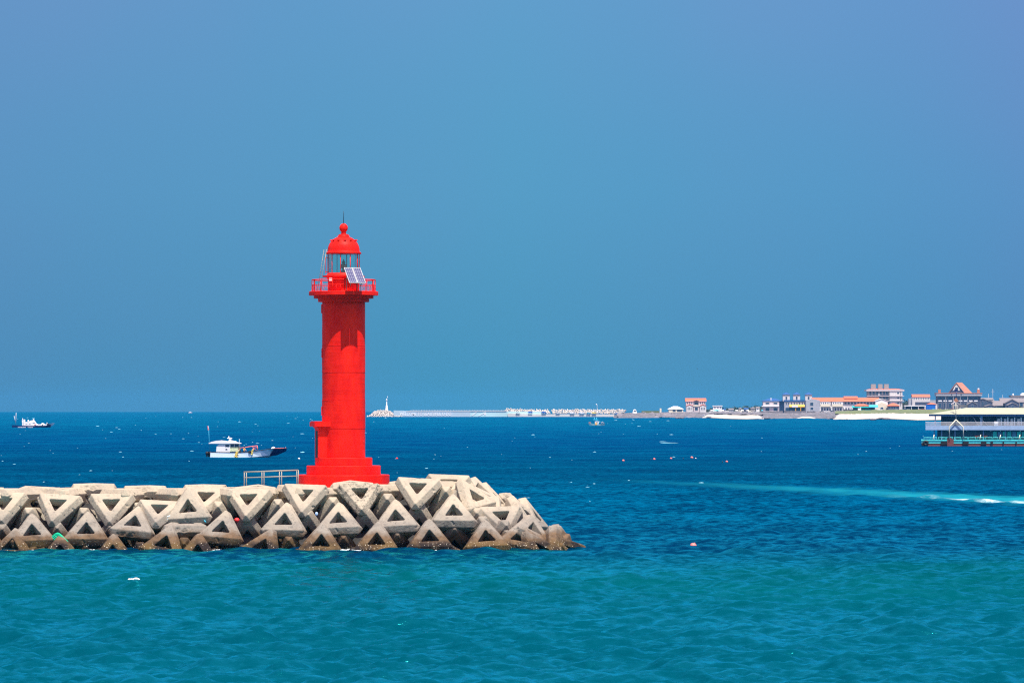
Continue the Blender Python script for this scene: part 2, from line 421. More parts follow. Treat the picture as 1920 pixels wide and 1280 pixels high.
    cat = ramp(noi(1.25, (.75,1,1), 4, .65), .40, .60); cat = mth('ADD', mth('MULTIPLY', cat, .7), mth('MULTIPLY', ramp(noi(.06, (1,.5,1), 5, .7), .38, .62), .3))
    cap = mth('MULTIPLY', cap, mth('MULTIPLY_ADD', mth('POWER', cat, 1.5), 3.7, .12))        # ripple sheen put into the reflection weight by noise, in cat's-paw patches
    ff = mth('MULTIPLY', mth('MULTIPLY', mth('POWER', fr.outputs[0], 1.05), cap), ramp(fo, 1, .0)); ff = mth('MINIMUM', mth('MULTIPLY', ff, ramp(wk, 1.6, 0)), .95)
    l.new(ff, mx.inputs[0]); l.new(df.outputs[0], mx.inputs[1]); l.new(gs.outputs[0], mx.inputs[2])
    l.new(mx.outputs[0], [q for q in n if q.type == 'OUTPUT_MATERIAL'][0].inputs[0])
    rr = ramp(sp.outputs[1], 200, 2500); rgh = mth('MULTIPLY_ADD', rr, .24, .17); l.new(rgh, gs.inputs['Roughness'])
    bp = n.new('ShaderNodeBump'); bp.inputs['Strength'].default_value = 1; bp.inputs['Distance'].default_value = 1
    h1 = noi(.9, (.8,1.5,1), 5, .6); h2 = noi(.16, (.8,1.3,1), 4, .55)
    h3 = noi(2.6, (.8,1.5,1), 3, .6)
    hh = mth('ADD', mth('ADD', mth('MULTIPLY', h1, .13), mth('MULTIPLY', h3, .02)), mth('MULTIPLY', h2, .40))
    l.new(hh, bp.inputs['Height'])
    for q in (df, gs, fr): l.new(bp.outputs[0], q.inputs['Normal'])
    return m
M['sea'] = sea_mat()
SEA = {}
def sea_z(x, y):
    d = (SEA['X'] - x) ** 2 + ((SEA['Y'] - y)) ** 2
    return float(SEA['Z'][int(np.argmin(d))])
def build_sea():
    th = np.concatenate([np.linspace(-180, -14, 60, endpoint=False), np.linspace(-14, -8, 60, endpoint=False), np.linspace(-8, 8, 720), np.linspace(8, 14, 61)[1:], np.linspace(14, 180, 61)[1:-1]])
    th = np.radians(th)
    yp = np.concatenate([np.linspace(2400, 620, 60, endpoint=False), np.linspace(620, 60, 1050, endpoint=False), np.linspace(60, 7.9, 170)])
    rad = F * H / yp
    T, Rr = np.meshgrid(th, rad)
    X = Rr * np.sin(T); Y = Rr * np.cos(T)
    dr = np.gradient(rad); DR = np.repeat(dr[:, None], len(th), 1)
    Z = np.zeros_like(X)
    r2 = np.random.default_rng(11)
    for i in range(80):
        lam = 0.55 * (9 / 0.55) ** (i / 79)
        a = r2.normal(math.radians(258), .75); k = 2 * math.pi / lam
        amp = (.0100 * lam ** .7 if lam < 3 else .0112 * 3 ** .6 * (lam / 3) ** .35) * (0.6 + .8 * r2.random())
        fade = np.clip((lam / np.maximum(DR, .01) - 1.6) / 2.5, 0, 1)
        ph = k * (X * math.cos(a) + Y * math.sin(a)) + r2.random() * 6.28
        s = np.sin(ph); Z += amp * fade * (s - .35 * np.cos(2 * ph))
    Z *= np.clip((9000 - Rr) / 3000, 0, 1)
    SEA['X'], SEA['Y'], SEA['Z'] = X.ravel(), Y.ravel(), Z.ravel()
    nr, nc = X.shape
    verts = np.stack([X, Y, Z], -1).reshape(-1, 3)
    verts = np.vstack([verts, [[0, 0, 0]]])
    i = np.arange(nr - 1)[:, None] * nc + np.arange(nc)[None, :]
    j = np.arange(nr - 1)[:, None] * nc + (np.arange(nc)[None, :] + 1) % nc
    q = np.stack([i, i + nc, j + nc, j], -1).reshape(-1, 4)
    tri = np.array([[k, (k + 1) % nc, nr * nc] for k in range(nc)])
    me = bpy.data.meshes.new('sea'); nv = len(verts)
    me.vertices.add(nv); me.vertices.foreach_set('co', verts.astype(np.float32).ravel())
    nl = q.size + tri.size; me.loops.add(nl)
    me.loops.foreach_set('vertex_index', np.concatenate([q.ravel(), tri.ravel()]).astype(np.int32))
    npoly = len(q) + len(tri); me.polygons.add(npoly)
    st = np.concatenate([np.arange(len(q)) * 4, q.size + np.arange(len(tri)) * 3])
    me.polygons.foreach_set('loop_start', st.astype(np.int32))
    me.update(calc_edges=True)
    me.polygons.foreach_set('use_smooth', np.ones(npoly, dtype=bool))
    # face up
    if me.polygons[nc * 300].normal.z < 0: me.flip_normals()
    me.materials.append(M['sea'])
    o = bpy.data.objects.new('sea', me); col.objects.link(o)
    tag(o, 'choppy sea, green-blue in front and deep blue further out', kind='structure')
build_sea()
# ================================================================ armour blocks
RIN = .919; DE = 1.238; DV = 1.88      # face, edge and vertex plane distances of a truncated tetrahedron
def hull_from_planes(pl):
    pts = []
    for i in range(len(pl)):
        for j in range(i+1, len(pl)):
            for k in range(j+1, len(pl)):
                A = np.array([pl[i][0], pl[j][0], pl[k][0]])
                if abs(np.linalg.det(A)) < 1e-6: continue
                p = np.linalg.solve(A, np.array([pl[i][1], pl[j][1], pl[k][1]]))
                if all(np.dot(n_, p) <= d_ + 1e-6 for n_, d_ in pl): pts.append(p)
    bm = bmesh.new()
    for p in pts: bm.verts.new(p)
    bmesh.ops.remove_doubles(bm, verts=bm.verts, dist=1e-4)
    r = bmesh.ops.convex_hull(bm, input=bm.verts)
    bmesh.ops.dissolve_limit(bm, angle_limit=.01, verts=bm.verts, edges=bm.edges)
    bmesh.ops.recalc_face_normals(bm, faces=bm.faces)
    return bm
s3 = math.sqrt(3)
TV = [Vector((0, 2*1.3, RIN)), Vector((-1.3*s3, -1.3, RIN)), Vector((1.3*s3, -1.3, RIN)), Vector((0, 0, -3*RIN))]
planes = []
for v in TV: planes.append((np.array(-v.normalized()), RIN)); planes.append((np.array(v.normalized()), DV))
for i in range(4):
    for j in range(i+1, 4):
        mdir = (TV[i] + TV[j]).normalized(); planes.append((np.array(mdir), DE))
def make_block():
    bm = hull_from_planes(planes)
    me = bpy.data.meshes.new('tetra'); bm.to_mesh(me); bm.free()
    o = bpy.data.objects.new('tmp', me); col.objects.link(o)
    cutb = MB()
    cuts = []
    for i in range(4):
        nrm = -TV[i].normalized()
        oth = [TV[j] for j in range(4) if j != i]
        y = (oth[0] - nrm * oth[0].dot(nrm)).normalized(); x = y.cross(nrm)
        ri, ro = .34 + .004*i, .40
        vsn = []
        for (d, rr) in ((RIN + .3, ro), (.12 + .017*i, ri)):
            for k in range(3):
                a = R(90.4 + .5*i + 120 * k); vsn.append(nrm * d + x * math.cos(a) * 2 * rr + y * math.sin(a) * 2 * rr)
        c = MB().add(vsn, [(0,1,2),(5,4,3),(0,3,4,1),(1,4,5,2),(2,5,3,0)])
        co = bpy.data.objects.new('cut', c.mesh('cut')); col.objects.link(co); cuts.append(co)
        md = o.modifiers.new('b', 'BOOLEAN'); md.operation = 'DIFFERENCE'; md.solver = 'EXACT'; md.object = co
    bv = o.modifiers.new('bev', 'BEVEL'); bv.width = .035; bv.segments = 2; bv.limit_method = 'ANGLE'; bv.angle_limit = R(25)
    dg = bpy.context.evaluated_depsgraph_get()
    res = bpy.data.meshes.new_from_object(o.evaluated_get(dg)); res.name = 'armour_block'
    # rougher, chipped copy
    o.modifiers.remove(bv)
    rm = o.modifiers.new('r', 'REMESH'); rm.mode = 'VOXEL'; rm.voxel_size = .06
    dg = bpy.context.evaluated_depsgraph_get()
    worn = bpy.data.meshes.new_from_object(o.evaluated_get(dg)); worn.name = 'worn_block'
    for v in worn.vertices:
        p = v.co
        k = noise.fractal(p * .9, 1, 2, 5) ; k2 = noise.turbulence(p * 3.1, 4, False)
        mask = max(0, min(1, (.9 - p.y) * .8)) if p.z > 0 else .3
        v.co = p - p.normalized() * (max(0, k + .25) * .22 + k2 * .07) * mask
    o.modifiers.remove(rm); bv = o.modifiers.new('bev', 'BEVEL'); bv.width = .045; bv.segments = 2; bv.limit_method = 'ANGLE'; bv.angle_limit = R(25)
    rm = o.modifiers.new('r', 'REMESH'); rm.mode = 'VOXEL'; rm.voxel_size = .05
    cast = bpy.data.meshes.new_from_object(o.evaluated_get(bpy.context.evaluated_depsgraph_get()))
    for co in cuts: bpy.data.objects.remove(co)
    bpy.data.objects.remove(o)
    for p in worn.polygons: p.use_smooth = False
    out_ = []
    for q in range(4):
        v_ = cast.copy(); v_.name = 'armour_block'
        for v in v_.vertices:
            p = v.co; o3 = Vector((q*7.3, q*3.1, q*5.7))
            f = noise.fractal(p*1.7 + o3, 1, 2, 4); g_ = noise.fractal(p*6 + o3, 1, 2, 3)
            v.co = p - p.normalized() * (max(0, f - .42) * .22 + g_ * .007)
        for p in v_.polygons: p.use_smooth = True
        v_.materials.clear(); v_.materials.append(M['block']); out_.append(v_)
    res = out_
    worn.materials.clear(); worn.materials.append(M['block_worn'])
    return res, worn
BLOCKS, WORN = make_block()
Y0 = 297.6
def slope_pt(px, py, slope=42, dy=0):
    k = (py - EY) / F; t = math.tan(R(slope)); y0 = Y0 + dy
    z = (H - k * y0) / (1 + k / t)
    return P(px, py, y0 + z / t)
blocks = []
def block(kind, px, py, row, az=0, tilt=44, roll=0, dy=0, Y=None, worn=False, sc=1.0, desc=None):
    p = slope_pt(px, py, dy=dy) if Y is None else P(px, py, Y)
    az += random.uniform(-6, 6); tilt += random.uniform(-4, 4); roll += random.uniform(-3.5, 3.5)
    a, t = R(az), R(tilt)
    n = Vector((math.sin(a)*math.cos(t), -math.cos(a)*math.cos(t), math.sin(t)))
    u = Vector((-math.sin(a)*math.sin(t), math.cos(a)*math.sin(t), math.cos(t)))
    if tilt > 80: u = Vector((-math.sin(a), math.cos(a), 0)); n = Vector((0, 0, 1)) if tilt > 88 else n; u = (u - n * u.dot(n)).normalized()
    if kind == 'D': u = -u
    u = Matrix.Rotation(R(roll), 3, n) @ u
    if kind == 'V': zax = -n; c = p - n * DV * sc
    else: zax = n; c = p - n * RIN * sc
    x = u.cross(zax)
    Mx = Matrix((x, u, zax)).transposed().to_4x4(); Mx.translation = c
    o = bpy.data.objects.new('armour_block', WORN if worn else random.choice(BLOCKS)); col.objects.link(o)
    o.matrix_world = Mx @ Matrix.Scale(sc, 4)
    blocks.append((row, kind, px, o, desc))
    return o
# centroid row = mean of the three corners seen in the photograph
T_ROW = [(6,941,0,44),(-97,941,0,44),(107,943,-2,44),(208,943,-1,44),(298,951,-2,54),(465,933,0,46),(570,925,0,44),(783,912,-2,44)]
for px, py, roll, tl in T_ROW: block('D', px, py, 'upper', roll=roll, tilt=tl)
block('D', 676, 921, 'upper', roll=8, tilt=42, worn=True, desc='chipped and crumbling face')
block('U', 352, 951, 'upper', roll=3, tilt=36, dy=-.2)
block('U', 348, 978, 'middle', roll=-4, tilt=76, dy=.7)
block('D', 385, 928, 'upper', roll=-6, tilt=50, dy=.9)
M_ROW = [(-40,996,0),(60,995,0),(161,992,0),(250,978,-5),(415,989,-7),(532,975,0),(634,972,3),(742,968,3),(851,958,-2)]
for px, py, roll in M_ROW: block('U', px, py, 'middle', roll=roll, tilt=45)
B_ROW = [(20,1022,0),(112,1033,4),(211,1034,0),(308,1017,-16),(370,1034,0),(491,1023,-18),(602,1015,-3),(706,1012,-2),(806,1006,0),(912,1006,1)]
for px, py, roll in B_ROW: block('U', px, py, 'waterline', roll=roll, tilt=42)
V_T = [(-44,957),(53,955),(156,955),(259,945),(409,943),(521,939),(624,935),(726,929),(836,915)]
for px, py in V_T: block('V', px, py, 'upper', dy=.75, tilt=40)
V_M = [(4,985),(107,983),(206,981),(310,985),(463,965),(577,958),(685,956),(786,944),(894,955)]
for px, py in V_M: block('V', px, py, 'middle', dy=.75, tilt=40)
V_B = [(60,1026),(160,1020),(262,1020),(345,1012),(429,1010),(541,1006),(644,1002),(745,996),(852,985),(905,972)]
for px, py in V_B: block('V', px, py, 'waterline', dy=.75, tilt=36)
for px in (-20, 80, 185, 285, 400, 500, 660, 760, 858, 560): block('V', px, 1036 + random.uniform(-6, 4), 'waterline', dy=.2, tilt=30, roll=random.uniform(-25, 25))
# crest: blocks lying with one face up
for i, (px, py, yy, roll) in enumerate([(-30,911,304.2,0),(62,911,304.4,30),(176,904,305.4,5),(275,908,305.0,-4),(384,906,305.2,8),(118,913,303.5,180),(330,913,303.6,178),(232,914,303.4,184),(20,914,303.3,180),
                             (480,909,304.2,0),(560,908,303.8,180),(660,901,304.6,3),(432,912,303.8,178),(610,912,304.2,170),(716,906,304.6,175),(770,899,306.0,0),(843,899,305.6,20)]):
    block('U', px, py + 2, 'crest', tilt=90, roll=roll, Y=yy)
# round head at the right end
HEADB = [('U',893,930,302.6,38,46,10),('D',842,905,304.4,10,50,0),('V',868,917,303.0,25,45,0),('D',903,913,306.2,60,50,20),('U',935,936,306.8,75,42,-10),
         ('D',941,965,301.6,15,46,4),('V',975,955,303.4,48,45,0),('U',990,962,306.0,70,40,5),('U',974,1006,299.6,18,48,-18),('V',948,978,300.6,20,40,0),
         ('D',1003,990,301.2,50,40,25),('V',1020,1003,302.0,60,35,10),('U',1048,1020,302.0,55,30,-25),('V',1058,1017,304.0,75,30,0),('U',1068,1026,303.0,60,20,10),
         ('U',1012,1030,299.4,20,30,30),('V',952,1028,298.6,10,40,10),('V',1000,1022,299.8,30,35,0),('D',968,940,309.0,85,42,0),('U',1020,985,309.0,85,38,0),('V',1072,1027,308.0,85,30,0),('U',1056,1025,301.0,60,24,-12),('D',1071,1031,302.2,70,20,15),('U',1068,1021,303.2,66,26,10),('V',1079,1033,303.0,80,15,30),('U',1070,1034,301.4,40,20,40),('V',1040,1008,303.0,60,35,0),('U',1008,968,307.5,78,34,0),('D',916,948,303.2,30,46,8)]
for k_, px, py, yy, az, tl, rl in HEADB: block(k_, px, py, 'round head', az=az, tilt=tl, roll=rl, Y=yy)
ORD = ['first','second','third','fourth','fifth','sixth','seventh','eighth','ninth','tenth','eleventh','twelfth','thirteenth','fourteenth','fifteenth','sixteenth','seventeenth','eighteenth','nineteenth','twentieth','twenty-first','twenty-second','twenty-third','twenty-fourth','twenty-fifth']
look = {'D': 'triangle face pointing down', 'U': 'triangle face pointing up', 'V': 'corner jutting out'}
tone = {'upper': 'clean beige', 'middle': 'speckled grey', 'waterline': 'brown-stained', 'crest': 'pale flat-lying', 'round head': 'tilted weathered'}
cnt = {}
for row, kind, px, o, desc in sorted(blocks, key=lambda b: b[2]):
    kk = (row, 'crest' if row == 'crest' else kind); i = cnt.get(kk, 0); cnt[kk] = i + 1
    what = 'flat bar shape' if row == 'crest' else look[kind]
    lb = f"{tone[row]} block, {desc or what}, {ORD[i]} in {row} row"
    tag(o, lb, 'breakwater block', 'hollow triangular armour blocks on the breakwater')
# the row carries on past the left edge of the photograph
n_in = len(blocks)
for k_, row, pts in (('D','upper',[(-198,943),(-301,943),(-404,943)]),('U','middle',[(-143,995),(-246,995),(-349,995)]),('U','waterline',[(-85,1030),(-188,1030),(-290,1030),(-390,1030)]),('V','upper',[(-147,956),(-250,956),(-353,956)]),('V','middle',[(-98,984),(-200,984),(-303,984)])):
    for px, py in pts: block(k_, px, py, row, tilt=44 if k_ != 'V' else 40, dy=.75 if k_ == 'V' else 0)
for px, rl_ in ((-110,0),(-200,180),(-290,0),(-380,180)): block('U', px, 909, 'crest', tilt=90, roll=rl_, Y=304.3)
for i, (row, kind, px, o, desc) in enumerate(sorted(blocks[n_in:], key=lambda b: -b[2])):
    tag(o, f"{tone[row]} block beyond the left edge of the view, {ORD[i]} going left", 'breakwater block', 'hollow triangular armour blocks on the breakwater')
# ---------------------------------------------------------------- breakwater body: rubble core and concrete deck
def zr(y): return y
bw = thing('breakwater', 'long low breakwater with pale concrete deck under the red lighthouse', 'breakwater', (0, 0, 0))
core = MB()
prof = [(299.8,-3.0),(300.3,-.4),(302.9,1.7),(304.7,3.3),(305.8,3.8),(313,3.8),(319,1.2),(322,-3)]
xs = [-60, -45, -36, -28, -20, -14, -10, -7.5]
vsn = []; fsn = []
cols_ = []
for x in xs:
    cols_.append([(x, y, z) for y, z in prof])
cy = 310.2
for k in range(1, 9):     # rounded end
    a = R(180 * k / 8)
    ring = []
    for y, z in prof[:5]:
        rr = cy - y; rr = rr * (1 - .04 * math.sin(a))
        ring.append((-7.5 + rr * math.sin(a), cy - rr * math.cos(a), z))
    cols_.append(ring + [(-7.5, cy, 3.8)] * 3)
n_ = len(prof)
for c in cols_: vsn += c
for i in range(len(cols_) - 1):
    for j in range(n_ - 1): fsn.append((i*n_+j, (i+1)*n_+j, (i+1)*n_+j+1, i*n_+j+1))
core.add(vsn, fsn)
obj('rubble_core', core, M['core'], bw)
dk = MB(); dk.box(-60, -12.2, 306.3, 312.6, 2.0, 4.1); dk.lathe([(0,2.0),(3.6,2.0),(3.6,4.098),(0,4.098)], 40, (-12.2, 310, 0), sm=False)
obj('deck', dk, M['deck'], bw)
# ================================================================ the red lighthouse
LX, LY = (644.3 - 960) / F * 310, 310.0
PM = F / LY                         # px per metre here
def zl(py): return H - (py - EY) / PM
lh = thing('lighthouse', 'tall bright red lighthouse with domed lantern standing at the end of the breakwater', 'lighthouse', (LX, LY, 4.2))
def zz(py): return zl(py) - 4.2
RP = M['red_paint']
def ringprof(r, z0, z1, b=.035): return [(0,z0),(r,z0),(r,z0),(r,z1-b),(r,z1-b),(r-b,z1),(r-b,z1),(0,z1)]
obj('base_step', MB().lathe(ringprof(3.33, -.2, zz(889.5)), 96), RP, lh)
obj('base_step', MB().lathe(ringprof(2.69, zz(889.5), zz(872.5)), 96), RP, lh)
obj('base_step', MB().lathe(ringprof(2.08, zz(872.5), zz(857.6)), 96), RP, lh)
TR = 40.3 / PM
pr = []
zb, zt = zz(857.6), zz(566)
jo = sorted([zz(648), zz(698), zz(749.5), zz(803)])
zs = [zb]
cur = zb
lifts = [zb] + jo + [zt]
offs = [0, .012, -.004, .010, .0]
for i in range(len(lifts) - 1):
    r_ = TR + offs[i]; a, b_ = lifts[i], lifts[i+1]
    pr += [(r_, a)] + ([(r_, a)] if i else [])
    m_ = 6
    for q in range(1, m_): pr.append((r_ + .006 * math.sin(q * 2.3 + i), a + (b_ - a) * q / m_))
    pr += [(r_, b_ - .02), (r_ , b_ - .02), (r_ + .010, b_ - .012), (r_ + .010, b_)]
tw = obj('tower', MB().lathe(pr, 128), RP, lh)
# gallery
obj('gallery_bracket', MB().lathe([(0,zz(566)),(1.86,zz(566)),(1.86,zz(566)),(1.86,zz(559.5)),(1.86,zz(559.5)),(2.17,zz(559.5)),(2.17,zz(559.5)),(2.17,zz(553.8)),(2.17,zz(553.8)),(0,zz(553.8))], 96), RP, lh)
gal = obj('gallery', MB().lathe(ringprof(2.52, zz(553.8), zz(546.6), .03), 96), RP, lh)
# small windows on the left flank of the tower
for py, a in ((579, 176), (662, 184), (770, 180)):
    ang = R(a); c_ = Vector((math.cos(ang) * TR, math.sin(ang) * TR, zz(py)))
    m_ = MB(); Mt = Matrix.Translation(c_) @ Matrix.Rotation(ang, 4, 'Z')
    m_.box(-.12, .05, -.28, .28, -.32, .32, M=Mt); wv = obj('window', m_, RP, lh)
    obj('pane', MB().box(.02, .056, -.2, .2, -.24, .24, M=Mt), M['glass'], wv)
# railing
rl = obj('railing', (lambda m: m)(MB()), RP, lh) if False else None
rm_ = MB(); RR = 2.30; g0 = zz(546.6); ht = .84
def ring_pts(r, z, a0=0, a1=360, n=72): return [(r*math.cos(R(a0+(a1-a0)*k/n)), r*math.sin(R(a0+(a1-a0)*k/n)), z) for k in range(n+1)]
rm_.tube(ring_pts(RR, g0+ht), .035, 6, caps=False); rm_.tube(ring_pts(RR, g0+ht*.56), .022, 6, caps=False)
for k in range(16):
    a = R(22.5*k + 4); x, y = RR*math.cos(a), RR*math.sin(a); rm_.tube([(x,y,g0-.01),(x,y,g0+ht)], .032, 6)
for k in range(48):
    if k % 3 == 0: continue
    a = R(7.5*k + 4); x, y = RR*math.cos(a), RR*math.sin(a); rm_.tube([(x,y,g0-.01),(x,y,g0+ht*.56)], .017, 5)
obj('railing', rm_, RP, lh)
# lantern room
lp = [(0,g0),(1.15,g0),(1.15,g0),(1.15,zz(523)),(1.15,zz(523)),(1.28,zz(520)),(1.28,zz(520)),(1.52,zz(519.6)),(1.52,zz(519.6)),(1.52,zz(517)),(1.52,zz(517)),(1.24,zz(516)),(1.17,zz(512)),(1.17,zz(512)),(0,zz(512))]
dr_ = obj('lantern_base', MB().lathe(lp, 64), RP, lh)
obj('door', MB().box(-.28, .28, -1.18, -1.10, g0, g0 + .88, M=Matrix.Rotation(R(8), 4, 'Z')), RP, lh)
lg = obj('lantern_glazing', MB().lathe([(1.13,zz(512)),(1.13,zz(476.5))], 40), M['lantern_glass'], lh)
NB = 10
for k in range(NB):
    a = R(360/NB*k + 9); x, y = 1.15*math.cos(a), 1.15*math.sin(a)
    obj('glazing_bar', MB().tube([(x,y,zz(512)),(x,y,zz(476.4))], .03, 6), RP, lh)
lamp = obj('lamp', MB().lathe([(0,zz(512)),(.22,zz(512)),(.22,zz(508)),(.10,zz(507)),(.10,zz(503)),(.20,zz(502)),(.24,zz(499)),(.20,zz(496)),(.10,zz(495)),(.10,zz(493)),(.15,zz(492)),(.05,zz(489)),(.02,zz(486)),(0,zz(486))], 20), M['steel'], lh)
roofp = [(0,zz(476.5)),(1.26,zz(476.5)),(1.29,zz(475.3)),(1.29,zz(475.3)),(1.29,zz(473.6)),(1.29,zz(473.6)),(1.20,zz(472.8)),(1.17,zz(471))]
for k in range(1, 13):
    a = R(72 * k / 12); roofp.append((1.17*math.cos(a)**.92, zz(471) + 1.10*math.sin(a)))
zt_ = roofp[-1][1]
roofp += [(.40, zt_+.01),(.44,zt_+.02),(.44,zt_+.02),(.44,zt_+.07),(.37,zt_+.08),(.37,zt_+.17),(.37,zt_+.17),(.20,zt_+.19),(.20,zt_+.19),(.17,zt_+.36)]
dome = obj('dome', MB().lathe(roofp, 64), RP, lh)
for k in range(12):
    vm = MB()
    a = R(30*k + 8); el = R(42)
    for da, dz in ((-.07,.03),(.07,.03),(0,-.03)):
        r_ = 1.17*math.cos(el-dz*1.2)+.01; z_ = zz(471)+1.10*math.sin(el+dz*1.2)
        p_ = Vector((r_*math.cos(a+da), r_*math.sin(a+da), z_)); q_ = p_ + Vector((math.cos(a)*.09, math.sin(a)*.09, .05))
        vm.tube([p_, q_], .035, 6)
    obj('vent_stud', vm, RP, dome)
bz = zz(427.5)
obj('finial_ball', MB().ell((0,0,bz), (.31,.31,.33), 32, 20), RP, dome)
obj('lightning_rod', MB().tube([(0,0,bz+.3),(0,0,zz(402)),(0,0,zz(396))], .028, 6, r1=.012), M['dark'], dome)
# ladder up the left of the lantern
la = MB(); a0 = Vector((-1.80, -.55, g0)); a1 = Vector((-1.32, -.30, zz(468)))
side = Vector((.10, -.16, 0))
for s_ in (-1, 1): la.tube([a0 + side*s_, a1 + side*s_], .018, 5)
for k in range(1, 15):
    p_ = a0.lerp(a1, k/15); la.tube([p_ - side, p_ + side], .012, 5)
la.tube([a1, a1 + Vector((.35, .1, -.02))], .015, 5)
obj('ladder', la, M['steel'], lh)
db = MB(); db.tube([(-1.30,-.2,zz(513)),(-1.30,-.2,zz(479))], .02, 6); db.tube([(-1.30,-.2,zz(510)),(-1.12,-.2,zz(510))], .03, 6); db.tube([(-1.30,-.2,zz(483)),(-1.12,-.2,zz(483))], .03, 6)
obj('drain_pipe', db, RP, lh)
obj('equipment_box', MB().box(-1.0,-.78,-1.3,-1.1,g0+.75,g0+.95), M['white'], lh)
# solar panels, fixed to the front of the gallery, facing the sun
az_ = R(22); tl_ = R(44)
topc = Vector(((662.2 - 644.3)/PM, -2.05, zz(503.5)))
wv_ = Vector((math.cos(az_), math.sin(az_), 0)); dv_ = Vector((math.sin(az_)*math.cos(tl_), -math.cos(az_)*math.cos(tl_), -math.sin(tl_)))
nv_ = wv_.cross(-dv_).normalized() 
if nv_.z < 0: nv_ = -nv_
Wp, Hp = 1.28, 1.62
Mp = Matrix((wv_, -dv_, nv_)).transposed().to_4x4(); Mp.translation = topc
sp_root = thing('solar_panel_array', 'pair of white framed solar panels tilted in front of the lighthouse gallery', 'solar panel', Vector((LX, LY, 4.2)) )
for i in (0, 1):
    x0 = -Wp/2 + i*Wp/2 + .01; x1 = x0 + Wp/2 - .02
    fr = MB(); t = .045
    for (a, b_, c, d) in ((x0,x1,-t,0),(x0,x1,-Hp,-Hp+t),(x0,x0+t,-Hp+t,-t),(x1-t,x1,-Hp+t,-t)): fr.box(a,b_,c,d,-.04,.012,M=Mp)
    fr_ = obj('panel_frame', fr, M['alu'], sp_root)
    me_ = MB().box(x0+t, x1-t, -Hp+t, -t, -.03, 0).mesh('solar_cells'); me_.materials.append(M['cells'])
    c_ = obj('solar_cells', me_, None, fr_); c_.matrix_local = Mp
br_ = MB()
for sx_ in (-.45, .45):
    a = Mp @ Vector((sx_, -.25, -.05)); b_ = Mp @ Vector((sx_, -1.45, -.05))
    br_.tube([a, Vector((a.x*.9, a.y+.15, g0+.02))], .03, 6); br_.tube([b_, Vector((b_.x*.86, -2.2, g0+.3))], .03, 6)
br_.tube([Mp @ Vector((-.6,-.7,-.06)), Mp @ Vector((.6,-.7,-.06))], .03, 6)
obj('bracket', br_, M['steel'], sp_root)
# doorway box on the left
Md = Matrix.Rotation(R(12), 4, 'Z')
dz0, dz1 = zz(857.6), zz(799)
dw = MB().box(-1.98, -.9, -.80, .80, dz0, dz1, M=Md)
dwo = obj('door_porch', dw, RP, lh)
fl = MB()
for k, (e, za, zb_) in enumerate([(.05,zz(803),zz(801)),(.12,zz(801),zz(799))]): fl.box(-1.98-e, -1.0, -.80-e, .80+e, za, zb_, M=Md)
fl.box(-2.32, -.85, -1.10, 1.10, zz(799), zz(791), M=Md); fl.box(-2.26, -.9, -1.04, 1.04, zz(791), zz(789.5), M=Md)
obj('porch_canopy', fl, RP, dwo)
obj('door', MB().box(-2.0, -1.95, -.45, .45, dz0, dz0+1.95, M=Md), M['dark'], dwo)
# steps flight plate beside base
# pier handrail
fence = Far('handrail', 'grey metal pipe handrail standing on the breakwater left of the red lighthouse', 'handrail', 508, 905, 308.5)
def hy(px): return 884.5 - (px - 457) * 3.6 / 101
m_ = MB(); m_.tube([(457-508,0,905-hy(457)),(559-508,0,905-hy(559))], 1.15, 8); fence.part('top_rail', m_, M['steel'])
m_ = MB(); m_.tube([(457-508,0,905-hy(457)-10.5),(559-508,0,905-hy(559)-11)], .9, 8); fence.part('middle_rail', m_, M['steel'])
for px in (458, 462, 491, 495, 524, 528, 556.5, 559.5):
    m_ = MB(); m_.tube([(px-508,0,-12),(px-508,0,905-hy(px))], .85, 8); fence.part('post', m_, M['steel'])
# things caught on the blocks
def rope(pts, r, label, m, Y):
    w_ = [P(px, py, Y + dy) for px, py, dy in pts]
    o = obj('rope', MB().tube(w_, r, 6), m); tag(o, label, 'rope')
rope([(284,977.5,-.9),(291,974,-1.2),(297,977,-1.2),(303,975,-1.1),(311,969,-.9),(320,966,-.7),(330,967,-.6),(337,970,-.6)], .045, 'white and blue rope lying in loops over the breakwater blocks', M['rope'], 301.2)
rope([(284,978,-.9),(296,979.5,-1.2),(306,978,-1.1),(313,973,-.9),(322,969,-.7),(333,968,-.6)], .035, 'thinner frayed strand beneath the looped rope on the blocks', M['rope'], 301.2)
rope([(366,974,-.6),(374,973,-.7),(381,973.5,-.9),(384,976,-1.2),(386,979,-1.2)], .045, 'short pale blue rope end on a speckled block', M['cyan'], 301.4)
b_ = obj('float_ball', MB().ell(tuple(P(444, 974.5, 300.6)), (.19,.19,.17)), M['red']); tag(b_, 'small red float ball wedged between the concrete blocks', 'float')
b_ = obj('plastic_scrap', MB().ell(tuple(P(593.5, 963, 301.2)), (.11,.08,.15)), new_mat('pale_plastic', (.35,.5,.75))); tag(b_, 'scrap of pale blue plastic stuck between two blocks', 'litter')
nm = MB()
for s_ in range(14):
    a = s_ / 13; p0 = P(100 + 27*a, 1010 - 10*math.sin(a*3.1) + 8*max(0,a-.5), 298.9 - .3*a); p1 = p0 + Vector((random.uniform(-.1,.25), -.05, -.30 - .35*a))
    nm.tube([p0 + Vector((-.2,0,.05)), (p0+p1)/2 + Vector((.05,-.08,.05)), p1], .07, 5)
tag(obj('fishing_net', nm, M['net_green']), 'bunched green fishing net draped on the low blocks at the waterline', 'net')
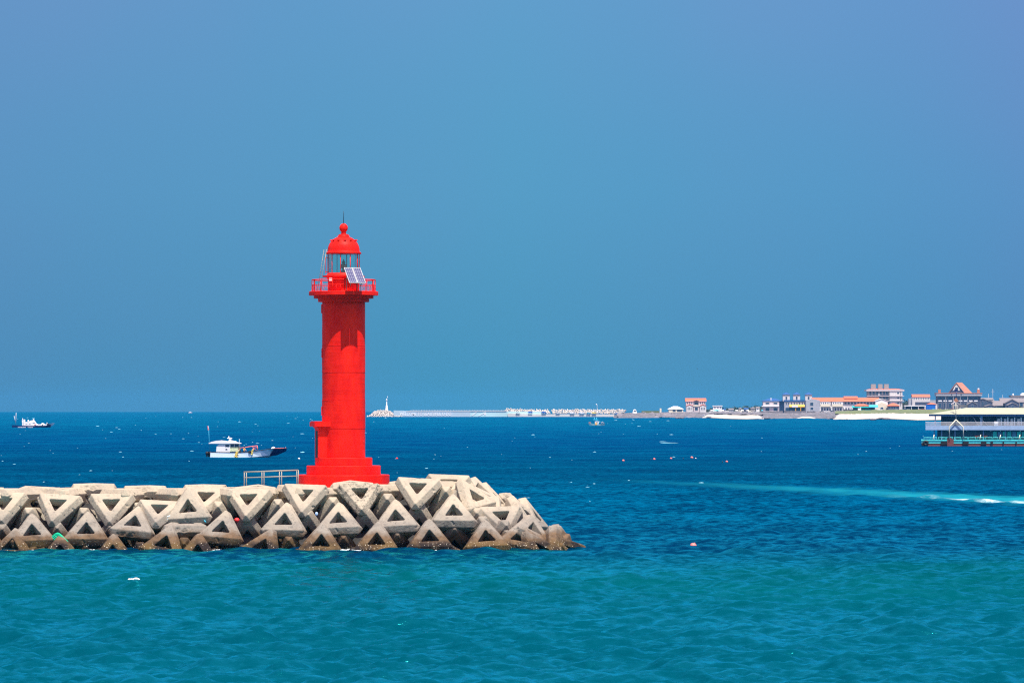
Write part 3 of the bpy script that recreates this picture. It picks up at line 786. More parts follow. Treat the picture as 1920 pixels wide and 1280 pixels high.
# ================================================================ people (on the fishing boat)
def person_mesh(joints, edges, name):
    me = bpy.data.meshes.new(name); me.from_pydata([j[0] for j in joints], edges, [])
    o = bpy.data.objects.new('tmp', me); col.objects.link(o)
    sk = o.modifiers.new('s', 'SKIN'); 
    for i, j in enumerate(joints):
        me.skin_vertices[0].data[i].radius = (j[1], j[1] * (j[2] if len(j) > 2 else 1))
    me.skin_vertices[0].data[0].use_root = True
    ss = o.modifiers.new('u', 'SUBSURF'); ss.levels = 1; ss.render_levels = 1
    dg = bpy.context.evaluated_depsgraph_get()
    r = bpy.data.meshes.new_from_object(o.evaluated_get(dg)); r.name = name
    bpy.data.objects.remove(o)
    for p in r.polygons: p.use_smooth = True
    return r
def person(label, loc, rz, lean, jacket, trousers, reach=.5):
    L_ = lean
    J = [((0,0,.92),.13,.9),((0,-.02-L_*.1,1.10),.135,.8),((0,-L_*.3,1.30),.15,.75),((0,-L_*.42,1.44),.07),((0,-L_*.52,1.56),.085),((0,-L_*.56,1.68),.09)]
    E = [(0,1),(1,2),(2,3),(3,4),(4,5)]
    for s in (-1, 1):
        b = len(J)
        sh = Vector((s*.2, -L_*.32, 1.38))
        el = sh + Vector((s*.06, -.14*reach-.04, -.26)); wr = el + Vector((-s*.03, -.24*reach-.05, -.10)); ha = wr + Vector((0, -.07, -.03))
        J += [(tuple(sh),.065),(tuple(el),.048),(tuple(wr),.034),(tuple(ha),.036,.6)]
        E += [(2,b),(b,b+1),(b+1,b+2),(b+2,b+3)]
        for q in range(4):
            t = ha + Vector((s*(.033-.022*q), -.085+abs(q-1.4)*.012, -.03)); J.append((tuple(t),.010)); E.append((b+3, len(J)-1))
        t = ha + Vector((-s*.055,-.03,.0)); J.append((tuple(t),.011)); E.append((b+2, len(J)-1))
        b = len(J)
        J += [((s*.1,0,.84),.095),((s*.12,-.03,.48),.068),((s*.12,.01,.10),.045),((s*.13,-.14,.04),.045,.6)]
        E += [(0,b),(b,b+1),(b+1,b+2),(b+2,b+3)]
    body = person_mesh(J, E, 'person'); body.materials.append(M['skin'])
    o = bpy.data.objects.new('person', body); col.objects.link(o); o.location = loc; o.rotation_euler = (0,0,rz); tag(o, label, 'person')
    hd = Vector((0, -L_*.56, 1.66))
    f = MB(); f.ell(tuple(hd+Vector((0,.012,.05))), (.108,.118,.10), 14, 10); obj('hat', f, M['hair'], o)
    f = MB(); f.ell(tuple(hd+Vector((0,-.10,-.02))), (.018,.03,.025), 6, 5); 
    f.ell(tuple(hd+Vector((-.035,-.085,.01))), (.012,.008,.008), 6, 4); f.ell(tuple(hd+Vector((.035,-.085,.01))), (.012,.008,.008), 6, 4)
    obj('face', f, M['skin'], o)
    jm = MB(); jm.lathe([(.15,.88),(.185,.95),(.17,1.1),(.20,1.3),(.16,1.42),(.08,1.46)], 16); me_ = jm.mesh('jacket')
    for v in me_.vertices: v.co.y = v.co.y*.75 - L_*.75*max(0, v.co.z-.92)*.8
    me_.materials.append(jacket); obj('jacket', me_, None, o)
    for s in (-1, 1):
        obj('trouser_leg', MB().lathe([(.115,.90),(.105,.84),(.085,.5),(.072,.14)], 12, (s*.115, -.01, 0)), trousers, o)
    return o
# ================================================================ fishing boat
def loft(sections, closed=False):
    """sections: list of lists of points, same length; joins them"""
    m_ = MB(); n = len(sections[0]); vs_ = [p for s in sections for p in s]; fs = []
    for i in range(len(sections)-1):
        for j in range(n-1): fs.append((i*n+j, (i+1)*n+j, (i+1)*n+j+1, i*n+j+1))
    fs.append(tuple(range(n))); fs.append(tuple(range((len(sections)-1)*n, len(sections)*n))[::-1])
    return m_.add(vs_, fs)
fb = Far('fishing_boat', 'grey-hulled fishing boat with white canopy cabin and raised bow, its shade painted dark', 'boat', 460, 857, wy(857), rz=R(-3))
X, Z = fb.X, fb.Z
# hull sections along x: (x px, half beam bottom, half beam top, z bottom row, z top row)
secs = [(396,14.2,14,860,847),(420,16.2,16,860,847.6),(450,17,17,860,848.2),(470,17,17.5,860,846.8),(490,15.5,18,859,844),(505,11,18,856.5,841.5),(516,4,17,853.5,840.8),(530,2.5,14,849,840.6),(538,1.5,11.5,845,840.2)]
ss_ = []
for (px, hb, ht_, yb, yt) in secs:
    x = X(px); ss_.append([(x,-ht_,Z(yt)),(x-.6,-hb*.97-.3,Z(yb)+ (Z(yt)-Z(yb))*.25),(x-1,-hb*.5,Z(yb)),(x-1,hb*.5,Z(yb)),(x-.6,hb*.97+.3,Z(yb)+(Z(yt)-Z(yb))*.25),(x,ht_,Z(yt))])
hull = fb.part('hull', loft(ss_[:7]), M['hull_grey'])
fb.part('bow', loft([[ (p[0]+.05,p[1],p[2]) for p in s] for s in ss_[6:]]), M['navy'])  # navy stands in for the shade under the flared bow
m_ = MB(); m_.tube([(X(s[0]), -s[2], Z(s[4])+.2) for s in secs], .55, 6); m_.tube([(X(s[0]), s[2], Z(s[4])+.2) for s in secs], .55, 6); fb.part('gunwale', m_, M['black'])
m_ = MB(); m_.add([(X(505),-7,Z(855)),(X(516),-17.2,Z(841)),(X(538),-11.7,Z(840.5)),(X(537),-2,Z(845.5)),(X(520),-4.4,Z(853))], [(0,1,2,3,4)]); fb.part('bow_shade_panel', m_, M['navy'])  # dark sheet on the flare, its shade put into the colour
cabin = fb.part('cabin', MB().prism([(X(406),Z(847)),(X(432),Z(847)),(X(432),Z(831)),(X(414),Z(831)),(X(407),Z(836.5))], -9, 9), M['white'])
fb.window(423,431.2,833,837.8,-9,M['white'],M['glass'],cabin); fb.window(423.5,427.5,840.5,843.5,-9,M['white'],M['glass'],cabin)
fr = fb.part('wheelhouse', MB().box(X(432),X(449.5),-8,8,Z(846),Z(837.6)), new_mat('banner_cloth', (.72,.72,.45), var=.3, vscale=.5, var2=(.30,.45,.28)), None)
ws = MB()
for px in (432.6, 440, 449): ws.box(X(px)-.4,X(px)+.4,-8.2,-7.4,Z(837.5),Z(831)); ws.box(X(px)-.4,X(px)+.4,7.4,8.2,Z(837.5),Z(831))
fb.part('window_posts', ws, M['white'], fr)
fb.part('windscreen', MB().box(X(433),X(448.6),-7.6,-7.5,Z(837.5),Z(831)), M['glass'], fr)
cp = MB(); pts_t = [(392,830.6),(397,828),(405,826),(414,825.3),(424,826.5),(432,828.3),(440,828),(452,830.4)]
cp.prism([(X(a),Z(b_)) for a, b_ in pts_t] + [(X(452),Z(831.4)),(X(392),Z(831.2))], -11, 11)
can = fb.part('canopy', cp, M['white'])
ms = MB(); ms.box(X(428),X(437),-3,3,Z(829),Z(825.5)); ms.box(X(429.5),X(433.5),-2,2,Z(825.5),Z(820)); ms.box(X(426),X(435),-3,3,Z(821.8),Z(820.5)); ms.tube([(X(429),0,Z(822)),(X(428.8),0,Z(817.5))], .8, 6); ms.box(X(437),X(443),-2,2,Z(828.5),Z(826.5))
fb.part('radar_mast', ms, M['white'], can)
fb.part('aerial', MB().tube([(X(449.5),-5,Z(846)),(X(449.2),-5,Z(822.5))], .35, 5), M['rope'])
pl = fb.part('flag_pole', MB().tube([(X(394),-10,Z(848)),(X(392),-10,Z(798))], .42, 5), M['cyan'])
fb.part('flag', MB().prism([(X(389.9),Z(798.2)),(X(391.4),Z(798)),(X(392.8),Z(805.5)),(X(390.8),Z(806))], -10.6, -9.9), M['pink'], pl)
dv = MB(); dv.tube([(X(449),-6,Z(840)),(X(458),-6,Z(838.5)),(X(483),-6,Z(835))], .75, 6); dv.tube([(X(483),-6,Z(835)),(X(484),-6,Z(843.5))], .7, 6); dv.tube([(X(477),-6,Z(839)),(X(484),-6,Z(838.5))], .5, 6); dv.tube([(X(473),-6,Z(836.5)),(X(481),-6,Z(844))], .5, 6); dv.tube([(X(476),-6,Z(840)),(X(476),-6,Z(845))], .4, 6)
fb.part('net_boom', dv, M['pink'])
og = MB(); 
for dx, dy in ((387.5,-6),(390.5,-1),(394,-9)): og.ell((X(dx)+1,dy,Z(849.5)), (3,3,3.6)); og.box(X(dx)-.5,X(dx)+2,dy-1,dy+1,Z(856),Z(850))
fb.part('outboard_engine', og, M['black'])
def torus(c, R_, r_, axis='y', seg=20):
    pts = []
    for k in range(seg+1):
        a = 2*math.pi*k/seg
        pts.append((c[0]+R_*math.cos(a), c[1], c[2]+R_*math.sin(a)) if axis == 'y' else (c[0], c[1]+R_*math.cos(a), c[2]+R_*math.sin(a)))
    return MB().tube(pts, r_, 8, caps=False)
fb.part('tyre_fender', torus((X(470.5),-18.2,Z(847)), 1.9, 1.0), M['black'])
for (bx, by, n2, w2, h2) in ((445.5,852,26,3.2,5.5),(475,847,18,1.8,5)):
    nb = MB()
    for k in range(n2):
        px = bx + random.uniform(-w2,w2)*(.5 if n2<20 else .8); py = by + random.uniform(-h2,h2); nb.ell((X(px + (by-py)*.25),-17.5-random.uniform(0,1.2),Z(py)), (1.2,.9,1.0), 8, 6)
    tag(fb.part('hanging_net', nb, M['yellow']), None)
nb = MB(); nb.ell((X(513),0,Z(839.5)), (3,6,2.4)); nb.ell((X(511),-4,Z(840)), (2,3,1.6)); fb.part('deck_bundle', nb, M['white'])
m_ = MB(); m_.tube([(X(516),-14,Z(839.8)),(X(534),-11,Z(839.5))], .5, 6); m_.tube([(X(534),-11,Z(842)),(X(537),-11,Z(838))], .45, 6); fb.part('bow_rail', m_, M['pink'])
bY = fb.Y; bs = bY / F
def on_boat(px, py, d): 
    return fb.root.matrix_basis @ Vector((X(px), d, Z(py)))
bpy.context.view_layer.update()
person('crouched fisherman in dark top leaning over the net on the grey boat', on_boat(451.5, 853.5, -11), R(-40), .7, M['black'], M['dark'], 1)
person('bare-armed fisherman in orange top standing behind the net on the grey boat', on_boat(458.5, 853.5, -8), R(30), .35, M['orange'], M['dark'], .6)
# ================================================================ patrol boat
pb = Far('patrol_boat', 'white and navy patrol boat with bristling masts on the far left water', 'boat', 62, 801, wy(801), rz=R(4))
X, Z = pb.X, pb.Z
secs = [(23,6,7,803,796.6),(45,7,8,803,797.6),(70,7,8.5,803,798),(86,5,8,803,797.4),(95,2,6.5,802,795.5)]
ss_ = []
for (px,hb,ht_,yb,yt) in secs:
    x = X(px); ss_.append([(x,-ht_,Z(yt)),(x,-hb,Z(yb)),(x,hb,Z(yb)),(x,ht_,Z(yt))])
pb.part('hull', loft(ss_), M['navy'])
ss_ = []
for (px,hb,ht_,yb,yt) in [(92,3,6,799.5,794.5),(97,1,5,798,793),(101.5,.2,2,795,792.4)]:
    x = X(px); ss_.append([(x,-ht_,Z(yt)),(x,-hb,Z(yb)),(x,hb,Z(yb)),(x,ht_,Z(yt))])
pb.part('bow', loft(ss_), M['white'])
cb = pb.part('cabin', MB().prism([(X(44.5),Z(798)),(X(70),Z(798)),(X(68.5),Z(793)),(X(66.5),Z(791)),(X(47),Z(790.5)),(X(44.5),Z(788.5))], -5, 5), M['white'])
pb.window(48,52,794,795.3,-5,M['white'],M['glass'],cb); pb.window(54,58,794,795.3,-5,M['white'],M['glass'],cb); pb.window(61.5,66,791.6,793,-5,M['white'],M['glass'],cb)
pb.part('bridge', MB().prism([(X(54),Z(791)),(X(67),Z(791)),(X(65.5),Z(788.8)),(X(60),Z(787.6)),(X(55.5),Z(789))], -4, 4), M['white'])
m_ = MB(); m_.ell((X(53),0,Z(788.4)), (1.5,1.5,1.5)); m_.ell((X(63),0,Z(786.8)), (1.6,1.6,1.3)); m_.tube([(X(45.5),0,Z(791)),(X(42),0,Z(784))], .8, 6, r1=.5); m_.box(X(45.5),X(47.3),-1,1,Z(790),Z(786)); m_.box(X(41.3),X(43.4),-1,1,Z(791.5),Z(787)); m_.box(X(41.8),X(44.2),-3,3,Z(799),Z(790)); pb.part('mast', m_, M['white'])
m_ = MB(); m_.tube([(X(29.8),0,Z(797)),(X(30.4),0,Z(773.5))], .33, 5); m_.tube([(X(29.3),0,Z(792)),(X(26.5),0,Z(779.5))], .6, 5, r1=.3); pb.part('aft_mast', m_, M['white'])
m_ = MB(); m_.ell((X(69),-4,Z(796.5)), (2.8,2,2.3)); m_.ell((X(80),-1,Z(796)), (4,4,3)); m_.box(X(70),X(92),-5,-4.4,Z(797.6),Z(795)); m_.tube([(X(86),0,Z(797)),(X(88),0,Z(792)),(X(91),0,Z(796))], .5, 5); pb.part('deck_gear', m_, M['white'])
m_ = MB(); m_.ell((X(79.7),-4.9,Z(796)), (1.1,.7,1)); m_.box(X(88),X(93),-5.4,-4.8,Z(797.8),Z(793.8)); pb.part('deck_hatch', m_, M['dark'])
m_ = MB(); m_.ell((X(66.3),-5.3,Z(796)), (1.7,.5,1.4)); pb.part('lifebuoy', m_, M['pink'])
m_ = MB()
for k in range(40): m_.ell((X(34+28*random.random()),-8.5+random.uniform(-1,1),Z(801.2)+random.uniform(-.2,.3)), (random.uniform(.8,2),1.5,.45), 6, 4)
pb.part('bow_wave', m_, M['white'])
# small white boat on the horizon
tb = Far('motor_boat', 'tiny white motor boat on the horizon left of the red lighthouse', 'boat', 357, 774, wy(774))
X, Z = tb.X, tb.Z
tb.part('hull', loft([[(X(353.5),-1.2,Z(772.6)),(X(353.5),-1,Z(774.3)),(X(353.5),1,Z(774.3)),(X(353.5),1.2,Z(772.6))],[(X(361),-1.2,Z(772.6)),(X(360),-.8,Z(774.3)),(X(360),.8,Z(774.3)),(X(361),1.2,Z(772.6))]]), M['white'])
tb.part('cabin', MB().prism([(X(355),Z(772.7)),(X(359),Z(772.7)),(X(358),Z(771.4)),(X(355.3),Z(771.3))], -.9, .9), M['white'])
# small teal boat
sb = Far('small_fishing_boat', 'little teal and grey fishing boat with twin cyan masts offshore of the sea wall', 'boat', 1119, 797.5, wy(797.5))
X, Z = sb.X, sb.Z
ss_ = []
for (px,hb,ht_,yb,yt) in [(1105,2,3,797,792),(1112,3.5,4,798.5,794.3),(1122,3.5,4,798.5,794.6),(1130,2.2,3.6,798,793.6),(1134,.5,2,796.5,792.8)]:
    x = X(px); ss_.append([(x,-ht_,Z(yt)),(x,-hb,Z(yb)),(x,hb,Z(yb)),(x,ht_,Z(yt))])
sb.part('hull', loft(ss_), new_mat('teal_hull', (.20,.42,.46), var=.2, vscale=.6))
sb.part('stern_box', MB().box(X(1104),X(1108),-2.5,2.5,Z(794.5),Z(791)), M['tan_roof'])
cb = sb.part('cabin', MB().box(X(1115.5),X(1122.5),-2.6,2.6,Z(795),Z(789.6)), M['white']); sb.window(1116.5,1121.5,790.4,792.4,-2.6,M['white'],M['glass'],cb)
sb.part('yellow_crate', MB().box(X(1116.3),X(1119),-4.4,-3.2,Z(796.2),Z(792.5)), M['orange'])
m_ = MB(); m_.tube([(X(1114.5),0,Z(790)),(X(1114.3),0,Z(782.5))], .5, 5); m_.tube([(X(1118.3),0,Z(790)),(X(1118.5),0,Z(782.8))], .5, 5); m_.box(X(1112.3),X(1121.5),-.8,.8,Z(787),Z(785.6)); sb.part('mast_frame', m_, M['cyan'])
m_ = MB(); m_.tube([(X(1129),0,Z(794)),(X(1127.5),0,Z(791.5)),(X(1129),0,Z(790.6)),(X(1131),0,Z(792)),(X(1134),0,Z(795))], .6, 6); sb.part('net_drum', m_, M['grey'])
# ================================================================ floating landing stage on the right
FYd = wy(836)
fy = Far('landing_barge', 'large two-storey floating landing stage with pale roof and turquoise hull', 'floating barge', 1860, 836, FYd, rz=R(-5.6))
X, Z = fy.X, fy.Z; XE = 2010; D = 95
fy.part('hull_bottom', MB().prism([(X(1731),Z(836.5)),(X(1729),Z(831)),(X(XE),Z(831)),(X(XE),Z(836.5))], 0, D), M['rust'])
fy.part('hull', MB().prism([(X(1728.5),Z(831)),(X(1728),Z(824)),(X(XE),Z(824)),(X(XE),Z(831))], -.6, D+.6), M['turquoise'])
fy.part('rubbing_strake', MB().box(X(1728),X(XE),-1.6,-.6,Z(826.2),Z(824.4)), M['turquoise'])
for px, a, b_ in ((1770,5.5,0),(1811,5.5,0),(1844.5,5,0),(1859.5,2.3,0),(1881,1.3,0),(1905,1.2,0),(1925,1.2,0)):
    fy.part('fender', MB().box(X(px-a),X(px+a),-2.4,-.7,Z(833.5 if a>3 else 832),Z(827.5)), M['black'])
fy.part('tyre', torus((X(1736.5),-3.2,Z(830.5)), 3.4, 2.2), M['black']); 
fy.part('tyre', torus((X(1731.5),-3,Z(832.5)), 2.0, 1.5), M['black'])
wn = MB(); wn.box(X(1776.5),X(1788.5),-3,2,Z(836),Z(823)); wn.box(X(1778),X(1784),-1,2,Z(823),Z(820)); fy.part('gangway_winch', wn, M['rust'])
# deck rail in frames
dr2 = MB(); px = 1733
while px < XE:
    w2 = random.choice((9,12,13)); 
    for q in (0, w2): dr2.tube([(X(px+q),0,Z(824.2)),(X(px+q),0,Z(819.3))], .42, 5)
    dr2.tube([(X(px),0,Z(819.3)),(X(px+w2),0,Z(819.3))], .42, 5); dr2.tube([(X(px),0,Z(821.7)),(X(px+w2),0,Z(821.7))], .3, 5)
    px += w2 + random.choice((2,3,3))
fy.part('deck_railing', dr2, M['turquoise'])
fy.part('lower_wall', MB().box(X(1758),X(XE-4),14,D-6,Z(824),Z(806.5)), M['barge_dark'])
for px in range(1862, 2000, 9): fy.box('window', px, px+7, 809, 820, 13.5, 14.1, M['teal'] if (px//9)%3 else M['barge_blue'])
for px in (1751,1765,1790,1843,1884,1920,1960): fy.box('pillar', px, px+2.2, 806, 824.1, 4, 6.2, M['barge_blue'])
for px in (1750,1837,1874,1910,1950):
    m_ = MB(); m_.tube([(X(px),-.5,Z(824)),(X(px+2),1.5,Z(815))], .9, 6); fy.part('mooring_post', m_, M['cream'])
for px in (1748,1778,1813,1858,1876,1894,1913): fy.part('deck_lamp', MB().ell((X(px),2.5,Z(807.4)), (1,1,.8), 8, 6), M['cream'])
fy.part('upper_deck', MB().box(X(1736),X(XE-2),-1,D,Z(805.8),Z(798)), M['barge_fascia'])
rl_ = MB(); 
for px in np.arange(1736.6, XE-2, 1.75): rl_.box(X(px),X(px)+.55,-.8,-.3,Z(798),Z(791.4))
rl_.box(X(1736.2),X(XE-2),-1,-.1,Z(791.8),Z(791)); 
for q in np.arange(0, 90, 2.2): rl_.box(X(1736.2),X(1736.6),q,q+.55,Z(798),Z(791.4))
rl_.box(X(1736.1),X(1736.8),-.1,90,Z(791.8),Z(791)); fy.part('upper_railing', rl_, M['white'])
fy.part('upper_wall', MB().box(X(1765),X(1868),22,D-10,Z(798),Z(779.6)), M['barge_dark'])
fy.part('upper_wall', MB().box(X(1868),X(XE-6),10,D-10,Z(798),Z(779.6)), M['barge_dark'])
for px in (1794,1808,1815,1821): fy.box('mullion', px, px+.7, 781, 798, 21.4, 22.0, M['grey'])
k = 0
for px in np.arange(1870, XE-10, 6.2):
    fy.box('window_frame' if k % 2 else 'window_shade', px, px+(2.2 if k%2 else 4.6), 782 if k % 2 else 785, 797.9, 9.2, 9.9, M['white'] if k % 2 else M['pale_wall']); k += 1
for px in (1753,1838,1840): fy.box('pillar', px, px+2.3, 779.6, 798, 6, 8.3, M['barge_fascia'])
fy.box('locker', 1864, 1871.5, 789.5, 797.9, 1, 5, M['white'])
fy.part('roof_beam', MB().box(X(1742),X(XE-3),-1.5,D+1,Z(779.9),Z(776.4)), M['barge_blue'])
rf = MB()
E0, E1 = 1741, XE; ytop, ybot = 764.3, 776.2
A_ = [(X(E0),-4,Z(ybot)),(X(E1),-4,Z(ybot)),(X(E1),D+4,Z(ybot)),(X(E0),D+4,Z(ybot)),(X(E0+70),D*.5-6,Z(ytop)),(X(E1-40),D*.5-6,Z(ytop)),(X(E1-40),D*.5+6,Z(ytop)),(X(E0+70),D*.5+6,Z(ytop))]
rf.add(A_, [(0,1,5,4),(1,2,6,5),(2,3,7,6),(3,0,4,7),(4,5,6,7),(3,2,1,0)])
fy.part('roof', rf, M['barge_roof'])
st = MB(); st.tube([(X(1823),5,Z(779)),(X(1835),2,Z(797))], .5, 5); st.tube([(X(1833),5,Z(779)),(X(1852),2,Z(797))], .5, 5); fy.part('stair_rail', st, M['grey'])
af = MB()
for pts in ([(1792.5,747),(1792.8,787)],[(1792.8,786.5),(1780.5,800),(1780.6,823)],[(1792.8,786.5),(1806,800),(1807,824)]):
    af.tube([(X(a),-4.5,Z(b_)) for a, b_ in pts], .95 if pts[0][1] > 780 else .65, 8)
mast = fy.part('gangway_mast', af, M['cream'])
m_ = MB(); m_.box(X(1789.5),X(1796),-5.5,-3.5,Z(733),Z(729.6)) ; m_.tube([(X(1793),-4.5,Z(747)),(X(1793.5),-4.5,Z(733))], .8, 6); fy.part('mast_light', m_, M['navy'], mast)
fy.part('pennant', MB().prism([(X(1788),Z(751)),(X(1793),Z(745)),(X(1798),Z(752)),(X(1793),Z(753.5))], -5.4, -5.0), M['tan_roof'], mast)
m_ = MB(); 
for px, w2 in ((1832,4),(1848,3.5)): m_.box(X(px-w2),X(px+w2),3,6,Z(820),Z(816))
fy.part('deck_bench', m_, M['rust'])
# ================================================================ floats
BG = 'pink mooring floats beyond the breakwater'
def buoy(px, py, r, label, m=None, name='mooring_float', grp=BG):
    Y = wy(py); m = m or M['pink']; s = Y / F
    mb_ = MB(); mb_.ell((0,0,r*.25*s), (r*s, r*s, r*.85*s), 20, 14)
    mb_.lathe([(0,.9*r*s),(r*.22*s,.9*r*s),(r*.22*s,1.25*r*s),(0,1.25*r*s)], 10) if r > 4 else None
    q = P(px, py, Y); q.z = sea_z(q.x, q.y) + .04 + (.10 if r > 4 else 0)
    o = obj(name, mb_, m); o.location = q; o.rotation_euler = (0, R(24), 0); tag(o, label, 'buoy', grp); return o
buoy(1299.5, 1026, 6.2, 'big pink mooring float alone on the water right of the breakwater tip')
for px, py, r, l_ in ((1168.5,864,2.3,'small pink float, leftmost of the far row of floats'),(1226.5,861.5,2.3,'small flattened pink float second from left of the far row'),(1258,860,2.2,'small deep pink float in the middle of the far row'),
                 (1297,858.6,2.7,'round pink float, largest of the far row of floats'),(1362.5,866,2.3,'small orange-pink float, rightmost of the far row'),(744,860,2.2,'tiny red float just right of the lighthouse base')):
    buoy(px, py, r, l_, M['red'] if px == 744 else None)
for px, py, l_ in ((1221,861.5,'tiny dark float touching the second pink float'),(1281,860,'tiny dark float alone between two pink floats'),(1354.5,866,'tiny dark float left of the rightmost pink float')):
    buoy(px, py, 1.2, l_, M['black'], 'dark_float', 'dark floats beside the pink floats')
buoy(1304.5, 859.5, 1.2, 'tiny white float beside the largest far pink float', M['white'], 'white_float', None)
buoy(560.5, 860.5, 2.0, 'small white float on the water left of the lighthouse tower', M['white'], 'white_float', None)
ws_ = MB(); s = wy(1103)/F
for dx, dz, r in ((-7,2.2,2.4),(-3,2.4,2.2),(1,2.2,2.6),(5,3.0,3.6),(9,2.2,2.4)): ws_.ell((dx*s,0,dz*s), (r*1.5*s,r*s,r*.7*s))
o = obj('plastic_float', ws_, M['white']); o.location = P(250,1101,wy(1103)); o.location.z = sea_z(o.location.x, o.location.y) + .05; tag(o, 'bunch of white plastic floating on the green water in the foreground', 'float')
# sea bird
bd = Far('seabird', 'tiny dark seabird flying in the empty sky to the right', 'bird', 1307.5, 691, 900)
m_ = MB(); m_.ell((0,0,0), (1.1,.5,.4)); m_.add([(-.3,0,.2),(.3,0,.2),(-.9,.2,1.3)],[(0,1,2)]); m_.add([(-.2,0,.2),(.4,0,.2),(1.0,-.2,1.1)],[(0,1,2)]); bd.part('body', m_, M['dark'])
# ================================================================ whitecaps
wc = MB()
rw = random.Random(3)
def fleck(px, py, w_, h_):
    Y = wy(py); s = Y / F; c = P(px, py, Y); c.z = 0
    n = 5; pts = []
    vs_ = []; 
    for i in range(n+1):
        t = i/n; x = (t-.5)*w_*s; env = math.sin(math.pi*t)
        zt2 = h_*s*env*rw.uniform(.5,1.1)
        vs_ += [(c.x+x, c.y-1.5*env, 0.02), (c.x+x, c.y, zt2+.05), (c.x+x, c.y+1.5*env, .02)]
    fs = []
    for i in range(n):
        for j in range(2): fs.append((i*3+j, (i+1)*3+j, (i+1)*3+j+1, i*3+j+1))
    wc.add(vs_, fs)
clus = [(rw.uniform(-20, 1940), 782 + rw.random()**1.4*150) for _ in range(70)]
for i in range(520):
    if rw.random() < .6:
        c0 = rw.choice(clus); px = c0[0] + rw.gauss(0, 26); py = max(778, c0[1] + rw.gauss(0, 4))
    else: py = 780 + (rw.random()**1.3)*170; px = rw.uniform(-20, 1940)
    if py > 905 and px < 1100: continue
    dens = .62 if px < 600 else (.40 if px < 1200 else .16)
    if rw.random() > dens * (1 if py < 870 else .5): continue
    if 380 < px < 545 and 838 < py < 862: continue
    k = rw.random(); fleck(px, py, 1.6 + 6.5*k*k*k, .3 + .5*k)
for (px, py, w_, h_) in ((1255,830.5,34,1.2),(1243,828,14,1),(567,848,9,1.6),(1070,905,12,1.2),(990,934,16,1.2),(1315,905,10,1)): fleck(px, py, w_, h_)
o = obj('whitecaps', wc, new_mat('foam', (.13,.36,.44), rough=.9, var=.45, vscale=.2, coord='World')); tag(o, 'scattered small whitecaps on the choppy blue sea', kind='stuff')
# foam along the foot of the blocks
ff = MB()
fcl = [rw.uniform(0, 1095) for _ in range(16)]
for i in range(420):
    px = rw.uniform(0, 1095) if i % 3 == 0 else min(1098, max(0, rw.choice(fcl) + rw.gauss(0, 9))); py = 1031 + rw.uniform(-2, 1.5) - (0 if px < 900 else (px-900)*.02)
    q = P(px, py, wy(py)); r = rw.uniform(.03,.12)
    for k in range(3): ff.ell((q.x+rw.uniform(-.2,.2), q.y+rw.uniform(-.4,.4), .02+rw.uniform(0,.05)), (r*rw.uniform(.8,2.2), r, r*.45), 6, 4)
o = obj('foam', ff, new_mat('wash', (.70,.76,.76), rough=.9)); tag(o, 'specks of white wash along the foot of the blocks', kind='stuff')
# ================================================================ far breakwater with tetrapods and white lighthouse
FB = wy(781)
def tetrapod_mesh():
    m_ = MB(); dirs = [Vector((0,0,1))] + [Vector((math.cos(R(a))*.943, math.sin(R(a))*.943, -.333)) for a in (90,210,330)]
    for d in dirs:
        q = d.to_track_quat('Z','Y').to_matrix().to_4x4()
        m_.lathe([(.52,0),(.46,.3),(.32,1.15),(.26,1.25),(0,1.25)], 10, M=q)
    me = m_.mesh('tetrapod'); me.materials.append(M['far_concrete']); return me
TP = tetrapod_mesh()
def tetra(px, py, Y, size, label, grp):
    o = bpy.data.objects.new('tetrapod', TP); col.objects.link(o)
    o.location = P(px, py, Y); o.scale = (size,)*3; o.rotation_euler = (random.uniform(0,6.28), random.uniform(0,6.28), random.uniform(0,6.28))
    tag(o, label, 'tetrapod', grp)
for r_ in range(5):
    yb = 781.2 - r_*2.75; half = [28, 24, 19.5, 15, 10][r_]; cxp = 716 + r_*.5 
    n2 = int(half*2/3.6)
    for k in range(n2):
        tetra(cxp - half + (k+.5)*2*half/n2 + random.uniform(-.7,.7), yb + random.uniform(-.5,.5), FB + r_*9 - 4, 1.42, 'pale tetrapod in the mound under the small white lighthouse', 'tetrapods mounded under the white lighthouse')
for k in range(7): tetra(745+k*1.3, 781-k*.1+random.uniform(-.5,.5), FB-5, 1.0, 'pale tetrapod in the mound under the small white lighthouse', 'tetrapods mounded under the white lighthouse')
hp = MB(); hp.add([tuple(P(688,783,FB)),tuple(P(748,783,FB)),tuple(P(732,770,FB+35)),tuple(P(702,770,FB+35)),tuple(P(700,783,FB+90)),tuple(P(745,783,FB+90))],[(0,1,2,3),(1,5,2),(2,5,4,3),(3,4,0)])
tag(obj('rubble_mound', hp, M['stone_wall']), 'grey rubble mound beneath the far pale tetrapods', 'rubble mound')
for k in range(20):
    tetra(950 + k*4.0 + random.uniform(-1,1), 768.2 + k*.12 + random.uniform(-.6,.6), FB+22, 1.7, 'white tetrapod piled along the far sea wall left of the gap', 'tetrapods behind the far quay, left pile')
    tetra(950 + k*4.1 + random.uniform(-1,1), 772.2 + random.uniform(-.6,.6), FB+14, 1.7, 'white tetrapod piled along the far sea wall left of the gap', 'tetrapods behind the far quay, left pile')
for k in range(34):
    tetra(1036 + k*4.1 + random.uniform(-1,1), 769.4 + random.uniform(-.7,.7), FB+22, 1.55, 'white tetrapod piled along the far sea wall right of the gap', 'tetrapods behind the far quay, right pile')
    tetra(1036 + k*4.0 + random.uniform(-1,1), 772.8 + random.uniform(-.6,.6), FB+14, 1.5, 'white tetrapod piled along the far sea wall right of the gap', 'tetrapods behind the far quay, right pile')
wl = Far('white_lighthouse', 'slender small white lighthouse on the far tetrapod mound', 'lighthouse', 725, 769.5, FB+40)
